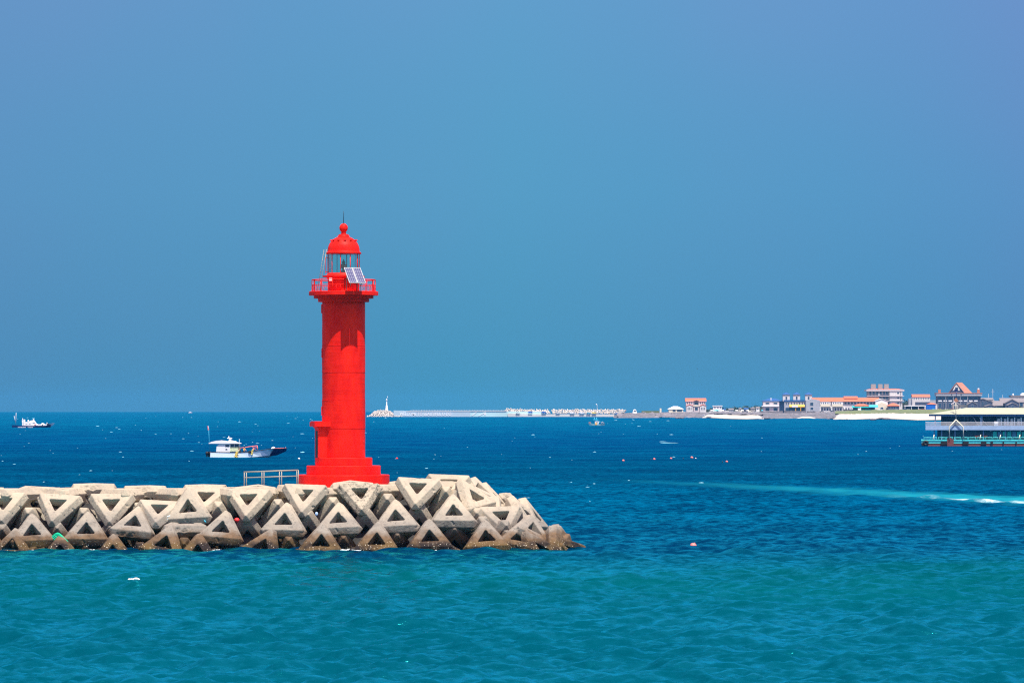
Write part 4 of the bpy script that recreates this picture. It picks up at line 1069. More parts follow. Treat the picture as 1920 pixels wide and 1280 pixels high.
wl.part('tower', MB().lathe([(3.0,-1),(3.0,1),(3.0,1),(2.3,2),(1.9,9),(1.9,9),(1.0,10),(.75,19),(.75,19),(0,19)], 16), M['white'])
wl.part('gallery', MB().lathe([(0,19),(1.7,19),(1.7,19),(1.7,19.6),(1.7,19.6),(0,19.6)], 12), M['white'])
wl.part('lantern', MB().lathe([(0,19.6),(.9,19.6),(.9,21.4),(.2,22.4),(0,22.4)], 10), M['white'])
wl.part('aerial', MB().tube([(.4,0,21),(1.9,0,27)], .3, 5), M['white'])
# quay walls
qw = Far('harbour_wall', 'long pale blue harbour wall with big white lettering at the far shore', 'harbour wall', 840, 781, FB)
X, Z = qw.X, qw.Z
qw.part('wall', MB().prism([(X(738),Z(782.5)),(X(882),Z(782.5)),(X(882),Z(771)),(X(770),Z(770.6)),(X(755),Z(769.4)),(X(738),Z(769.2))], 0, 20), M['mural'])
mw = qw.part('wall', MB().box(X(882),X(1015),.3,20,Z(782.5),Z(771.2)), M['mint'], label='pale mint end of the wall')
qw.part('coping', MB().box(X(762),X(950),-.4,3,Z(771.2),Z(770)), M['quay'])
for (a, b_) in ((884,892),(897,910)):
    qw.part('swoosh', MB().prism([(X(a),Z(779.5)),(X(a+2),Z(779.5)),(X(b_+2),Z(772.3)),(X(b_),Z(772.3))], -.15, .25), M['white'], mw)
qw.part('emblem', MB().prism([(X(907.5),Z(778)),(X(911),Z(778)),(X(911.5),Z(774.5)),(X(909),Z(773.4)),(X(907.3),Z(775))], -.15, .25), M['white'], mw)
rlm = MB()
for px in range(770, 950, 5): rlm.box(X(px),X(px)+.4,8,8.4,Z(771),Z(767.8))
rlm.box(X(770),X(950),8.1,8.3,Z(768.1),Z(767.8)); qw.part('railing', rlm, M['grey'])
cu = bpy.data.curves.new('t', 'FONT'); cu.body = 'WELCOME TO BEAUTIFUL U-DO'; cu.size = 8.0; cu.extrude = .12; cu.offset = .12; cu.space_character = 1.05
to = bpy.data.objects.new('t', cu); col.objects.link(to); bpy.context.view_layer.update()
tme = bpy.data.meshes.new_from_object(to.evaluated_get(bpy.context.evaluated_depsgraph_get())); bpy.data.objects.remove(to)
xs_ = [v.co.x for v in tme.vertices]; w0, w1 = min(xs_), max(xs_); ys_ = [v.co.y for v in tme.vertices]; h0, h1 = min(ys_), max(ys_)
for v in tme.vertices:
    x = (v.co.x - w0)/(w1-w0)*97; z = (v.co.y - h0)/(h1-h0)*6.0; v.co = Vector((X(749)+x, -.2 - v.co.z, Z(779)+z))
tme.materials.clear(); tme.materials.append(M['white']); tme.name = 'lettering'
o = bpy.data.objects.new('lettering', tme); col.objects.link(o); o.parent = qw.root
q2 = Far('quay', 'low pale concrete quay in front of the white tetrapods', 'quay', 1080, 781, FB)
X, Z = q2.X, q2.Z
q2.part('quay_wall', MB().prism([(X(952),Z(783)),(X(1168),Z(783)),(X(1180),Z(779)),(X(1165),Z(776.4)),(X(1000),Z(776.0)),(X(952),Z(774.8))], -3, 40), M['quay'])
# street lamp on the quay
sl = Far('street_lamp', 'tall thin street lamp on the far quay above the parked cars', 'street lamp', 1119.5, 772, FB+6)
sl.part('pole', MB().tube([(0,0,-5),(0,0,13),(-.6,0,14.2)], .35, 6), M['white']); sl.part('lamp_head', MB().ell((-1.3,0,14.4), (1.4,.8,.6), 8, 6), M['white'])
# ================================================================ headland
WL = [(1150,783.5),(1180,783.2),(1215,783),(1260,782.6),(1300,782.8),(1325,783.2),(1370,785.4),(1400,786),(1428,785),(1460,784.6),(1500,784),(1540,784.4),(1570,786.2),(1600,786.6),(1630,785.5),(1660,785),(1690,786.4),(1720,788),(1760,787.6),(1840,786.5),(1920,786),(2100,786)]
GT = [(1150,776.5),(1180,774.5),(1240,773.5),(1300,772),(1330,773),(1400,773.5),(1430,774),(1500,774),(1560,772),(1620,770),(1700,768.6),(1800,768.4),(1920,768.5),(2100,768.5)]
def interp(t, x):
    if x <= t[0][0]: return t[0][1]
    for (a, b_), (c, d) in zip(t, t[1:]):
        if x <= c: return b_ + (d-b_)*(x-a)/(c-a)
    return t[-1][1]
BY = 4450.     # distance of the sea-front road
def gz(px): return H - (interp(GT, px) - EY) / F * (BY - 60)
def land(name, x0, x1, step, rows, m, label, kind='structure', jit=0.0, zoff=0):
    nx = int((x1-x0)/step)+1; vs_ = []; fs = []
    for i in range(nx):
        px = x0 + i*step; pts = rows(px)
        for j, (Y, z) in enumerate(pts):
            jx = noise.noise(Vector((px*.1, Y*.02, 3.1)))*jit; jz = noise.fractal(Vector((px*.13, Y*.02, 7.7)), 1, 2, 3)*jit
            vs_.append(((px-960)/F*Y + jx*2, Y + jx*4, z + jz + zoff))
    nr = len(rows(x0))
    for i in range(nx-1):
        for j in range(nr-1): fs.append((i*nr+j, (i+1)*nr+j, (i+1)*nr+j+1, i*nr+j+1))
    mb_ = MB().add(vs_, fs, True); o = obj(name, mb_, m); tag(o, label, kind=kind); return o
def rows_land(px):
    Yw = wy(interp(WL, px)); g_ = gz(px); e = max(0, min(1, (1170-px)/20))
    Yb = BY - 60
    g2 = g_ * (1-e)
    return [(Yw+6, -1.5)] + [(Yw+10 + (Yb-Yw-10)*t, -.3 + (g2+.3)*t**.7) for t in (0,.15,.3,.45,.6,.75,.9,1)] + [(Yb+100, g2), (Yb+500, g2), (Yb+900, -2)]
land('headland', 1150, 2100, 3, rows_land, M['asphalt'], 'low flat headland carrying the sea-front road')
def rows_rock(px):
    Yw = wy(interp(WL, px)); g_ = gz(px); Yb = BY - 70
    return [(Yw + (Yb-Yw)*t, -.9 + (g_+.7)*t**.75) for t in np.linspace(0, 1, 14)]
land('lava_rocks', 1158, 1345, 1.2, rows_rock, M['lava'], 'rugged dark lava rocks along the shore', jit=1.6, zoff=.3)
land('lava_rocks', 1428, 1600, 1.2, rows_rock, M['lava'], 'dark lava rocks below the blue-roofed houses', jit=1.5, zoff=.3)
def rows_shore(px):
    Yw = wy(interp(WL, px)); g_ = gz(px); Yb = BY-70
    return [(Yw + (Yb-Yw)*t, .9 + (g_-.6)*t**.75) for t in np.linspace(.45, 1, 8)]
land('lava_rocks', 1340, 1432, 1.2, rows_shore, M['lava'], 'band of dark rock behind the left beach', jit=1.0, zoff=.5)
def beach(x0, x1, frac, name, label):
    def rows(px):
        Yw = wy(interp(WL, px)); g_ = gz(px); Yb = BY-70
        e = min(1, (px-x0)/12+.05, (x1-px)/12+.05)
        wob = noise.noise(Vector((px*.06, 0, 0)))*.06
        return [(Yw - 14*e*(1+wob*6) + (Yb-Yw)*t, -.5 + .6*e + (g_+.3)*t**.7 + .25) for t in np.linspace(0, max(.02,(frac+wob)*e), 7)]
    land(name, x0, x1, 1.5, rows, M['sand'], label)
beach(1316, 1433, .42, 'beach', 'narrow strip of white sand at the left of the shore')
beach(1562, 1860, .5, 'beach', 'broad bright white sand beach below the hotels')
beach(1493, 1530, .14, 'beach', 'sliver of white sand among dark rocks')
def rows_grass(px):
    Yw = wy(interp(WL, px)); g_ = gz(px); Yb = BY-62
    lo = .42 + max(0,(1600-px)/120)*.3
    return [(Yw + (Yb-Yw)*t, .35 + (g_)*t**.7) for t in np.linspace(min(.9,lo), 1, 7)]
land('grass', 1566, 1900, 2, rows_grass, M['grass'], 'strip of dry grass between the beach and the road', jit=.35, zoff=.4)
# rock heaps poking out of the beach
rk = MB()
for (px, py, w_) in [(1573,783.5,8),(1580,782.8,6),(1650,784.5,9),(1661,785,6),(1637,786,7),(1560,784,6),(1436,784,8),(1245,781.5,12),(1275,783,10),(1330,782,6)]:
    for k in range(6):
        q = P(px+random.uniform(-w_,w_)*.6, py+random.uniform(-.3,.6), wy(py+1.6)); rk.ell(tuple(q), (random.uniform(1,2.6),2.5,random.uniform(.5,1.1)), 7, 5)
tag(obj('shore_rocks', rk, M['lava']), 'scattered dark boulders at the edge of the sand', kind='stuff')
# scrub behind the left beach
vg = MB(); rv = random.Random(9)
def scrub(x0, x1, ytopf, ybot, Y, n2, sz):
    for i in range(n2):
        px = rv.uniform(x0, x1); yt = ytopf(px); py = yt + (ybot-yt)*rv.random()**.8
        c = P(px, py, Y + rv.uniform(-6,25)); 
        for k in range(3):
            d = Vector((rv.gauss(0,1), rv.gauss(0,1), rv.gauss(0,.8)))*sz; a = Vector((rv.gauss(0,1),rv.gauss(0,1),rv.gauss(0,1)))*sz; b_ = Vector((rv.gauss(0,1),rv.gauss(0,1),rv.gauss(0,1)))*sz
            vg.add([c+d, c+d+a, c+d+b_], [(0,1,2)])
scrub(1322, 1440, lambda p: 769 - (p-1322)/118*7.5 + 1.4*math.sin(p*.3), 774, BY+30, 1500, .9)
scrub(1500, 1700, lambda p: 764.5, 772, BY+130, 500, 1.0); scrub(1688, 1712, lambda p: 754+2*math.sin(p), 766, BY+140, 400, 1.0)
scrub(1808, 1920, lambda p: 763 + 1.5*math.sin(p*.4), 770, BY+20, 700, .8)
tag(obj('scrub', vg, M['veg']), 'dark green scrub and low bushes between the shore buildings', kind='stuff')
# hill ridge under scrub
land('hillside', 1322, 1450, 3, lambda px: [(BY+10, gz(px)-1), (BY+40, H-((770 - max(0,(px-1322))/118*6)-EY)/F*BY), (BY+160, 6), (BY+200, 3)], M['veg'], 'low scrubby rise behind the left beach')
# ================================================================ shore buildings
G = lambda px: interp(GT, px) + .5
def Bd(label, px, Y, cat='building', name='building', py=None): 
    b = Far(name, label, cat, px, (py or G(px)), Y); return b
def gable_x(b, name, x0, x1, ye, yr, d0, d1, m, over=1.0, t=.7, parent=None):
    """ridge runs left-right; eaves front and back"""
    X, Z = b.X, b.Z; mid = (d0+d1)/2
    poly = [(d0-over,Z(ye)-.25),(mid,Z(yr)),(d1+over,Z(ye)-.25),(d1+over,Z(ye)-t),(mid,Z(yr)-t*1.2),(d0-over,Z(ye)-t)]
    return obj(name, MB().prism(poly, X(x0)-over, X(x1)+over, 'x'), m, parent or b.root)
def gable_y(b, name, x0, x1, ye, yr, d0, d1, m, over=.8, t=.8, parent=None):
    X, Z = b.X, b.Z; mid = (X(x0)+X(x1))/2
    poly = [(X(x0)-over,Z(ye)),(mid,Z(yr)),(X(x1)+over,Z(ye)),(X(x1)+over,Z(ye)-t),(mid,Z(yr)-t*1.3),(X(x0)-over,Z(ye)-t)]
    return obj(name, MB().prism(poly, d0-over, d1+over), m, parent or b.root)
def hip(b, name, x0, x1, ye, yr, d0, d1, m, over=1.0, rl=None, parent=None):
    X, Z = b.X, b.Z; a, c = X(x0)-over, X(x1)+over; e0, e1 = d0-over, d1+over; h = min((c-a)/2, (e1-e0)/2)*.98 if rl is None else rl
    md = (e0+e1)/2
    vs_ = [(a,e0,Z(ye)),(c,e0,Z(ye)),(c,e1,Z(ye)),(a,e1,Z(ye)),(a+h,md,Z(yr)),(c-h,md,Z(yr)),(a,e0,Z(ye)-.5),(c,e0,Z(ye)-.5),(c,e1,Z(ye)-.5),(a,e1,Z(ye)-.5)]
    return obj(name, MB().add(vs_, [(0,1,5,4),(1,2,5),(2,3,4,5),(3,0,4),(0,6,7,1),(1,7,8,2),(2,8,9,3),(3,9,6,0),(9,8,7,6)]), m, parent or b.root)
def gwall(b, x0, x1, yt, yr, yb, d0, d1, m, name='wall'):
    X, Z = b.X, b.Z; mid = (X(x0)+X(x1))/2
    return obj(name, MB().prism([(X(x0),Z(yb)),(X(x1),Z(yb)),(X(x1),Z(yt)),(mid,Z(yr)),(X(x0),Z(yt))], d0, d1), m, b.root)
W_, GLS = M['white'], M['glass']
# white gazebo on rocks
b = Bd('small white rounded hut on the dark lava point', 1190, BY-90, 'hut', 'hut', 773)
b.part('wall', MB().lathe([(0,-3),(4.6,-3),(4.6,0),(3.2,1.2),(3.2,3.6),(2.2,5.4),(0,5.8)], 12), M['white']); b.box('opening', 1188.3,1192.5,768.6,770.6,-3.6,-2.6,M['glass'])
# olive field wall with pillar
b = Bd('low olive-coloured wall on the rocks with a cream pillar', 1222, BY-60, 'wall', 'boundary_wall', 775)
b.box('wall',1203,1236,770,777,0,4,M['grass']); b.box('pillar',1237,1240.2,765.2,777,-1,2,M['cream'])
# pavilion
b = Bd('pale single-storey pavilion with white tent-like roof left of the salmon-roofed house', 1268, BY-50, py=774.5)
b.box('wall',1254,1281,766.5,777,0,20,M['cream']); hip(b,'roof',1253,1281,766.5,761.4,0,20,M['white'])
for x0, x1 in ((1261,1267),(1269,1279)): b.window(x0,x1,767.6,771.6,0,M['cream'],GLS)
b.box('terrace',1245,1286,773.6,777,-3,0,M['pale_wall'])
# salmon house 1285-1325
b = Bd('tall salmon-roofed lilac guesthouse with central columned porch', 1305, BY-20, 'guesthouse', 'guesthouse', 771)
b.box('wall',1286.5,1322.5,751,774,0,24,M['pink_wall']); gable_x(b,'roof',1286,1323.5,752,746.2,0,24,M['salmon_roof'])
gable_y(b,'porch_roof',1300,1311,751.8,749.4,-2.6,2,M['grey_roof'],.4)
b.box('porch',1300.5,1310.5,761.5,774,-3,0,M['pink_wall']); b.box('balcony',1299.5,1311.5,759.6,761.4,-4,0,M['cream'])
b.window(1301.5,1309.5,753,758.8,0,M['pale_wall'],GLS); b.window(1302.5,1308.7,763,769.5,-3,M['cream'],GLS)
for px in (1288,1291.5,1295,1312.5,1316,1319.3): b.window(px,px+2.3,753,757.5,0,M['white'],GLS)
for (a,c) in ((1287,1299),(1312,1324)):
    gwall(b,a,c,761.2,759.2,774,-2,0,M['pale_wall'],'bay'); gable_y(b,'bay_roof',a,c,760.6,757.8,-2,1,M['salmon_roof'],.6)
    for q in (a+2.2,a+5,a+7.8): b.window(q,q+2,762.8,768,-2,M['white'],GLS)
# small white building
b = Bd('little flat white kiosk above the crowded sea-front', 1345, BY, 'kiosk', 'kiosk', 770)
b.box('wall',1337,1353.5,761.3,772,0,10,M['white']); b.box('roof',1335.8,1354.8,760,761.2,-1,11,M['white'])
for q in (1339,1344.5,1349.5): b.window(q,q+3,762.4,765,0,M['white'],GLS)
# blue hip house 1428-1470
b = Bd('two-storey white house with blue hip roof and slim chimney', 1449, BY, 'house', 'house', 773)
b.box('wall',1431,1461,751,777,0,26,M['pink_wall']); hip(b,'roof',1429,1468,751.4,746.6,0,28,M['blue_roof'])
b.box('wing',1461.2,1470,752,777,6,26,M['barge_blue']); b.box('chimney',1445,1446.6,745.4,750.6,3,5,M['white'])
b.box('balcony',1428,1460.5,760.2,761.8,-3,0,M['white'])
for (a,c) in ((1435,1443),(1450,1458)): b.window(a,c,754,758,0,M['white'],GLS); b.window(a,c,764,770,0,M['white'],GLS)
# three-tower building
b = Bd('cafe building with three square blue-capped towers and orange awnings', 1492, BY-4, 'building', 'cafe_building', 773)
b.box('wall',1470.5,1512,752.4,777,0,26,M['grey_wall']); b.box('roof',1469.5,1512,749.6,752.4,-1,27,M['blue_roof'])
for cxp in (1474.6,1494,1516.4):
    t_ = b.box('tower',cxp-6.4,cxp+6.4,739,752.4,3,16,M['pale_wall']); hip(b,'tower_roof',cxp-6.6,cxp+6.6,739.2,734.8,3,16,M['blue_roof'],1.2,8,t_)
    b.window(cxp-1.8,cxp+1.8,743,749,3,M['pale_wall'],GLS,t_)
for q in (1473,1477,1483,1488,1493,1498,1503,1507): b.window(q,q+2.6,753.6,758.4,0,M['pale_wall'],GLS)
b.part('awning', MB().prism([(-5,b.Z(763)),(-5,b.Z(761.6)),(0,b.Z(758.2)),(0,b.Z(763))], b.X(1480),b.X(1512),'x'), M['orange'])
b.box('awning_panel',1484.5,1496,759.6,763.2,-5.6,-5.1,M['white'])
for q in (1491,1500.5): b.box('awning_post',q,q+1.2,763,776,-4.6,-3.6,M['orange'])
b.box('shopfront',1473,1512,764,773,-.5,0,M['glass'])
# long salmon-roofed row
b = Bd('long low terrace with salmon roof and grey gable end', 1588, BY-30, 'building', 'terrace_building', 773)
gwall(b,1511,1537,750.2,747.4,777,-4,34,M['grey_wall']); 
b.box('wall',1537,1640,751.5,777,0,30,M['pale_wall']); gable_x(b,'roof',1524,1648,752,745.0,-2,32,M['salmon_roof'])
gable_x(b,'upper_roof',1584,1608,746,742.6,8,24,M['salmon_roof'])
b.window(1518.5,1525,754,760.4,-4,M['pale_wall'],GLS); b.window(1519,1525,763,768,-4,M['pale_wall'],GLS)
for (a,c) in ((1538,1557),(1560,1580)):
    b.box('balcony_front',a,c,757.5,762,-3,0,M['cream']); b.box('bay',a,c,753,757.5,-2.6,0,M['white'])
    for q in np.arange(a+1.5,c-2,3.4): b.window(q,q+2.2,753.6,757.2,-2.6,M['white'],GLS)
for q in np.arange(1583,1638,6.0): b.window(q,q+4.6,753.4,757.8,0,M['white'],GLS)
for q in np.arange(1540,1598,5.0): b.window(q,q+3,764,770,0,M['pale_wall'],GLS)
for q in (1536,1558,1581): b.part('buttress', MB().prism([(b.X(q),b.Z(777)),(b.X(q+3),b.Z(777)),(b.X(q+2.2),b.Z(762)),(b.X(q+.8),b.Z(762))], -3.2, 0), M['white'])
# white gable hall
b = Bd('white gabled hall at the right end of the salmon-roofed terrace', 1652, BY-36, 'building', 'hall', 771)
gwall(b,1641,1664,752,748.6,775,-6,26,M['white']); gable_y(b,'roof',1640.5,1664.5,751.4,746.9,-6,26,M['pale_wall'],.8)
b.part('gable_panel', MB().prism([(b.X(1643),b.Z(768)),(b.X(1663),b.Z(768)),(b.X(1663),b.Z(758)),(b.X(1653),b.Z(754)),(b.X(1643),b.Z(758))],-6.5,-6), M['cream'])
b.window(1650,1656,763,767,-6.5,M['white'],GLS)
# restaurant shed
b = Bd('open sea-front restaurant with teal awning and short salmon roof', 1618, BY-60, 'restaurant', 'restaurant', 771)
b.box('wall',1600,1640,761,775,0,10,M['barge_dark']); hip(b,'roof',1603,1628,760.6,757,-2,10,M['salmon_roof'])
b.part('awning', MB().prism([(-6,b.Z(763.4)),(-6,b.Z(762.6)),(0,b.Z(758.8)),(0,b.Z(763.4))], b.X(1629),b.X(1646),'x'), M['cyan'])
b.part('awning', MB().prism([(-4,b.Z(764)),(-4,b.Z(763)),(0,b.Z(761)),(0,b.Z(764))], b.X(1597),b.X(1629),'x'), M['teal'])
b.box('counter',1614,1640,768.4,771.6,-5,-3,M['teal']); 
for q in (1596,1613,1640): b.box('post',q,q+.9,762,775,-4,-3.2,M['white'])
b.box('kiosk_box',1608,1614,765,772,-7,-4.2,M['white'])
# red roofed pavilion
b = Bd('small glass pavilion with bright salmon pyramid roof beside the hotel', 1675, BY-50, 'pavilion', 'pavilion', 770)
b.box('wall',1665,1686,760.4,774,0,16,M['dark_wall']); hip(b,'roof',1665,1686,760.4,755.6,0,16,M['salmon_roof'],1.5)
for q in np.arange(1666.5,1684,4.6): b.window(q,q+3.6,762,767,0,M['grey'],GLS)
# hotel
b = Bd('four-storey pink-edged hotel with three bare concrete towers on its roof', 1661, BY+50, 'hotel', 'hotel', 770)
b.box('wall',1628,1692,733,775,4,40,M['stone_wall']); rf_ = b.box('roof',1624.5,1695.5,730,733,-1,44,M['pink_wall'])
hip(b,'roof_cap',1626,1694,730.2,728.2,1,40,M['salmon_roof'],1,12)
b.box('wing',1668,1692,733,775,0,4,M['pale_wall'])
for (a,c) in ((1634,1642.8),(1647.5,1655.4),(1658.5,1667)): b.box('roof_tower',a,c,719.8,729.6,8,18,M['stone_wall'],None)
for yy in (741.5,750.5):
    b.box('balcony_slab',1625.5,1695,yy,yy+1.1,-2,4,M['pink_wall'])
    b.box('balcony_slab',1625.5,1666,yy-2.6,yy-2.2,-2,-1.6,M['grey'])
for yy in (734.2,743.6,753):
    for q in (1630,1636.5,1643,1649.5,1656,1661.5): b.window(q,q+4.2,yy,yy+6.6,4,M['grey'],GLS)
    b.window(1682,1686,yy+.6,yy+4,0,M['pale_wall'],GLS); b.box('drain_pipe',1688.5,1689.3,yy,yy+8,-.6,0,M['dark'])
b.box('dish',1646,1650,738,741.3,-2.2,-2,M['grey'])
# house 1711-1744
b = Bd('narrow pale house with salmon roof between the hotel and the castle-like building', 1728, BY+40, 'house', 'house', 770)
b.box('wall',1710.5,1744,743,775,0,24,M['pale_wall']); gable_x(b,'roof',1711,1743.5,743.6,739,0,24,M['salmon_roof'],.8)
for q in np.arange(1713,1742,4.4): b.window(q,q+2,745,748.6,0,M['white'],GLS)
b.box('annex',1704,1710.4,746.6,775,4,22,M['grey_wall']); b.box('annex',1744.1,1757,749.8,775,3,22,M['grey_wall']); b.box('wall_band',1716,1744,753.4,759,-.5,0,M['dark_wall'])
# flat carport
b = Bd('long flat white canopy over parked cars', 1715, BY-20, 'carport', 'carport', 769)
b.box('roof',1695,1735.5,759.6,761.4,-6,10,M['white']); b.box('back_wall',1697,1735,761.4,773,6,10,M['dark_wall'])
for q in (1696,1708,1721,1733): b.box('post',q,q+.8,761.4,773,-5.4,-4.6,M['white'])
# blue shop
b = Bd('bright blue box-shaped shop with red roof', 1745.5, BY-40, 'shop', 'shop', 769)
b.box('wall',1737,1754,757.6,773,0,14,M['blue']); hip(b,'roof',1739,1755.5,757.4,754.8,0,14,M['salmon_roof'],.6); b.box('sign_panel',1748,1752,765.5,767.6,-.4,0,M['cyan'])
b.box('side_wall',1754.1,1757.5,757,773,0,12,M['pale_wall'])
# castle-like building
b = Bd('large grand building with steep tan A-frame roof and brick chimneys', 1799, BY-10, 'restaurant', 'grand_building', 770)
b.box('wall',1757.5,1839,742,775,2,30,M['dark_wall']); b.box('cornice',1755.5,1841.5,737.6,742,-1,33,M['grey_wall']); b.box('roof_edge',1755,1842,736.4,737.6,-1.6,34,M['tan_roof'])
X, Z = b.X, b.Z
b.part('gable_wall', MB().prism([(X(1780),Z(736.4)),(X(1808),Z(736.4)),(X(1793.5),Z(719))], 1.5, 26), M['dark_wall'])
b.part('gable_face', MB().prism([(X(1786.5),Z(732)),(X(1790),Z(724)),(X(1793.5),Z(719.6)),(X(1797),Z(724)),(X(1800),Z(732))], 1.0, 1.5), M['pale_wall'])
rfm = MB()
# ridge runs obliquely back to the right
a0, a1, a2 = (X(1808.5),0,Z(736.6)), (X(1793.3),0,Z(716.8)), (X(1778.5),0,Z(736.6))
b0, b1, b2 = (X(1826),26,Z(736.6)), (X(1806.5),24,Z(716.8)), (X(1794),26,Z(736.6))
def off(p, d): return (p[0], p[1], p[2]-d)
rfm.add([a0,a1,a2,b0,b1,b2, off(a0,.1),off(a1,1.6),off(a2,.1),off(b0,.1),off(b1,1.6),off(b2,.1)], [(0,3,4,1),(1,4,5,2),(6,7,10,9),(7,8,11,10),(0,1,7,6),(1,2,8,7),(3,9,10,4),(4,10,11,5)])
rr_ = b.part('roof', rfm, M['tan_roof']); b.part('skylight', MB().add([(X(1800),6,Z(722.0)),(X(1804.5),14,Z(722.0)),(X(1807),14,Z(724.6)),(X(1802.3),6,Z(724.6)),(X(1803),6,Z(724.9)),(X(1807.4),14,Z(724.9))],[(0,3,2,1),(3,4,5,2)]), M['white'], rr_)
b.window(1791,1796.3,726,731.5,1.0,M['dark_wall'],GLS)
for q in (1760,1833): b.box('chimney',q,q+4.6,729.8,736.4,6,10,M['tan_roof'])
b.box('chimney_cap',1834,1837,727.4,729.8,7,9,M['white'])
for i, q in enumerate(np.arange(1758.5,1835,9.6)):
    b.window(q,q+8.4,744,749,2,M['grey_wall'],GLS,name='arched_window')
    b.box('balcony_panel',q+1,q+7.6,750.2,752.6,1.4,2,M['white']); b.window(q+1.4,q+6.8,755,764,2,M['grey_wall'],GLS)
for q in (1773,1787,1800,1814): b.box('column',q,q+.9,742,772,-.2,.8,M['grey_wall'])
b.box('cornice_vent',1783.5,1785,738.6,740.6,-1.3,-1,M['dark']); b.box('cornice_vent',1801,1803,738.6,740.6,-1.3,-1,M['dark'])
# porch with pediment
b = Bd('small entrance lodge with striped gable in front of the grand building', 1790, BY-60, 'lodge', 'lodge', 770)
b.box('wall',1786,1797,758,773,0,10,M['stone_wall']); gable_y(b,'roof',1784.5,1798.5,757.4,752.4,0,10,M['pink_wall'],.6); b.window(1788.5,1794.5,760,767,0,M['white'],GLS)
b = Bd('flat-roofed grey outbuilding beside the entrance lodge', 1806, BY-60, 'outbuilding', 'outbuilding', 770)
b.box('wall',1799,1814,760.5,773,0,10,M['stone_wall']); b.box('roof',1798,1815,759.2,760.5,-1,11,M['grey_roof']); b.window(1801,1811,762.6,766.4,0,M['stone_wall'],GLS)
# grey gabled houses
def ghouse(label, x0, x1, ye, yr, Y, glass=False, wide=None, depth=22):
    b = Bd(label, (x0+x1)/2, Y, 'house', 'house', 770)
    gwall(b, x0+1, x1-1, ye+.6, yr+1.2, 774, 0, depth, M['dark_wall']); gable_y(b,'roof',x0,x1,ye,yr,0,depth,M['grey_roof'],.6,1.1)
    w_ = (x1-x0)
    if glass:
        for q in (-.17,-.02,.13): b.window((x0+x1)/2+q*w_-1,(x0+x1)/2+q*w_+2.6,ye-1.5,ye+9,0,M['grey_wall'],GLS)
    else:
        b.window((x0+x1)/2-w_*.15,(x0+x1)/2+w_*.15,ye+1.5,ye+6,0,M['grey_wall'],GLS)
    return b
ghouse('dark lodge with grey gable and tall glass front', 1824, 1862, 753.5, 746.6, BY+5, True)
ghouse('small dark gabled house with blue-shaded front left of the glass-fronted lodge', 1814.5, 1832, 757.5, 752.2, BY-30)
ghouse('lowest dark little gabled cottage right of the glass-fronted lodge', 1847, 1866, 761, 757.8, BY-35)
b = Bd('house with broad sloping grey roof rising behind the cottages', 1854, BY+45, 'house', 'house', 770); b.box('wall',1840,1864,749,774,0,20,M['pale_wall']); gable_x(b,'roof',1838,1862,749,745.6,0,20,M['grey_roof']); b.window(1855,1858,749.8,752.5,0,M['white'],GLS); b.window(1859.5,1862,749.8,752.5,0,M['white'],GLS)
b = Bd('low barn-like house with wide taupe roof', 1878, BY+20, 'house', 'house', 770); b.box('wall',1864,1889,759.5,774,0,22,M['dark_wall']); gable_x(b,'roof',1862,1886,760,751,0,30,M['grey_roof']); b.window(1868,1884,761,766,0,M['grey_wall'],GLS)
b = Bd('long grey-roofed house filling the right edge behind the gabled cottage', 1905, BY+60, 'house', 'house', 770); b.box('wall',1880,1960,753,774,0,26,M['stone_wall']); gable_x(b,'roof',1876,1962,753.4,746,0,28,M['grey_roof']); b.window(1912,1918,754.6,762,0,M['grey_wall'],GLS)
ghouse('big dark gabled house with heavy grey roof near the right edge', 1884, 1912, 755.5, 747.6, BY+10)
ghouse('small porch-like gabled cottage lowest at the right edge', 1889, 1908, 759, 754.2, BY-25)
b = Bd('pale observatory building with white dome at the right edge', 1912, BY+150, 'observatory', 'observatory', 760); b.box('wall',1898,1950,744,770,0,30,M['pale_wall']); b.box('roof',1895,1952,741,744,-2,32,M['grey_roof'])
b.part('dome', MB().ell((b.X(1920),12,b.Z(741)), (6,6,4.6), 16, 10), M['white']); b.part('dome', MB().ell((b.X(1900.5),8,b.Z(740)), (1.6,1.6,2.4), 10, 8), M['white'])
for q in (1906,1911,1916): b.window(q,q+2.6,745,747.6,0,M['white'],GLS)
# utility poles
for i, (px, yt, l_) in enumerate(((1861.5,729,'tall pale utility mast behind the grey houses'),(1853.5,738,'thinner utility pole left of the tall pale mast'),(1880,740,'thin utility pole right of the tall pale mast'))):
    b = Far('utility_pole', l_, 'utility pole', px, 765, BY+180); b.part('pole', MB().tube([(0,0,-4),(0,0,765-yt)], .3, 5), M['grey']); b.part('crossarm', MB().box(-3 if i==0 else -1.6,3 if i==0 else 1.6,-.2,.2,760-yt-.2,760-yt+.3), M['grey'])
for x0, x1, yt, l_ in ((1426,1468,770.5,'low dark stone wall under the blue hip-roofed house'),(1470,1511,769.8,'low dark stone wall before the three-tower cafe'),(1513,1538,770.6,'low dark stone wall under the grey gable end'),(1582,1598,767.4,'short dark stone wall before the terrace')):
    b = Far('stone_wall', l_, 'wall', (x0+x1)/2, 776, BY-69, 'dark basalt walls along the sea-front')
    m_ = MB(); x = x0
    while x < x1:
        w_ = random.uniform(1.6,4); m_.box(b.X(x), b.X(min(x+w_,x1)), random.uniform(-.5,0), 1.2, -2, b.Z(yt+random.uniform(-.6,.5))); x += w_ + .02
    b.part('wall', m_, M['lava'])
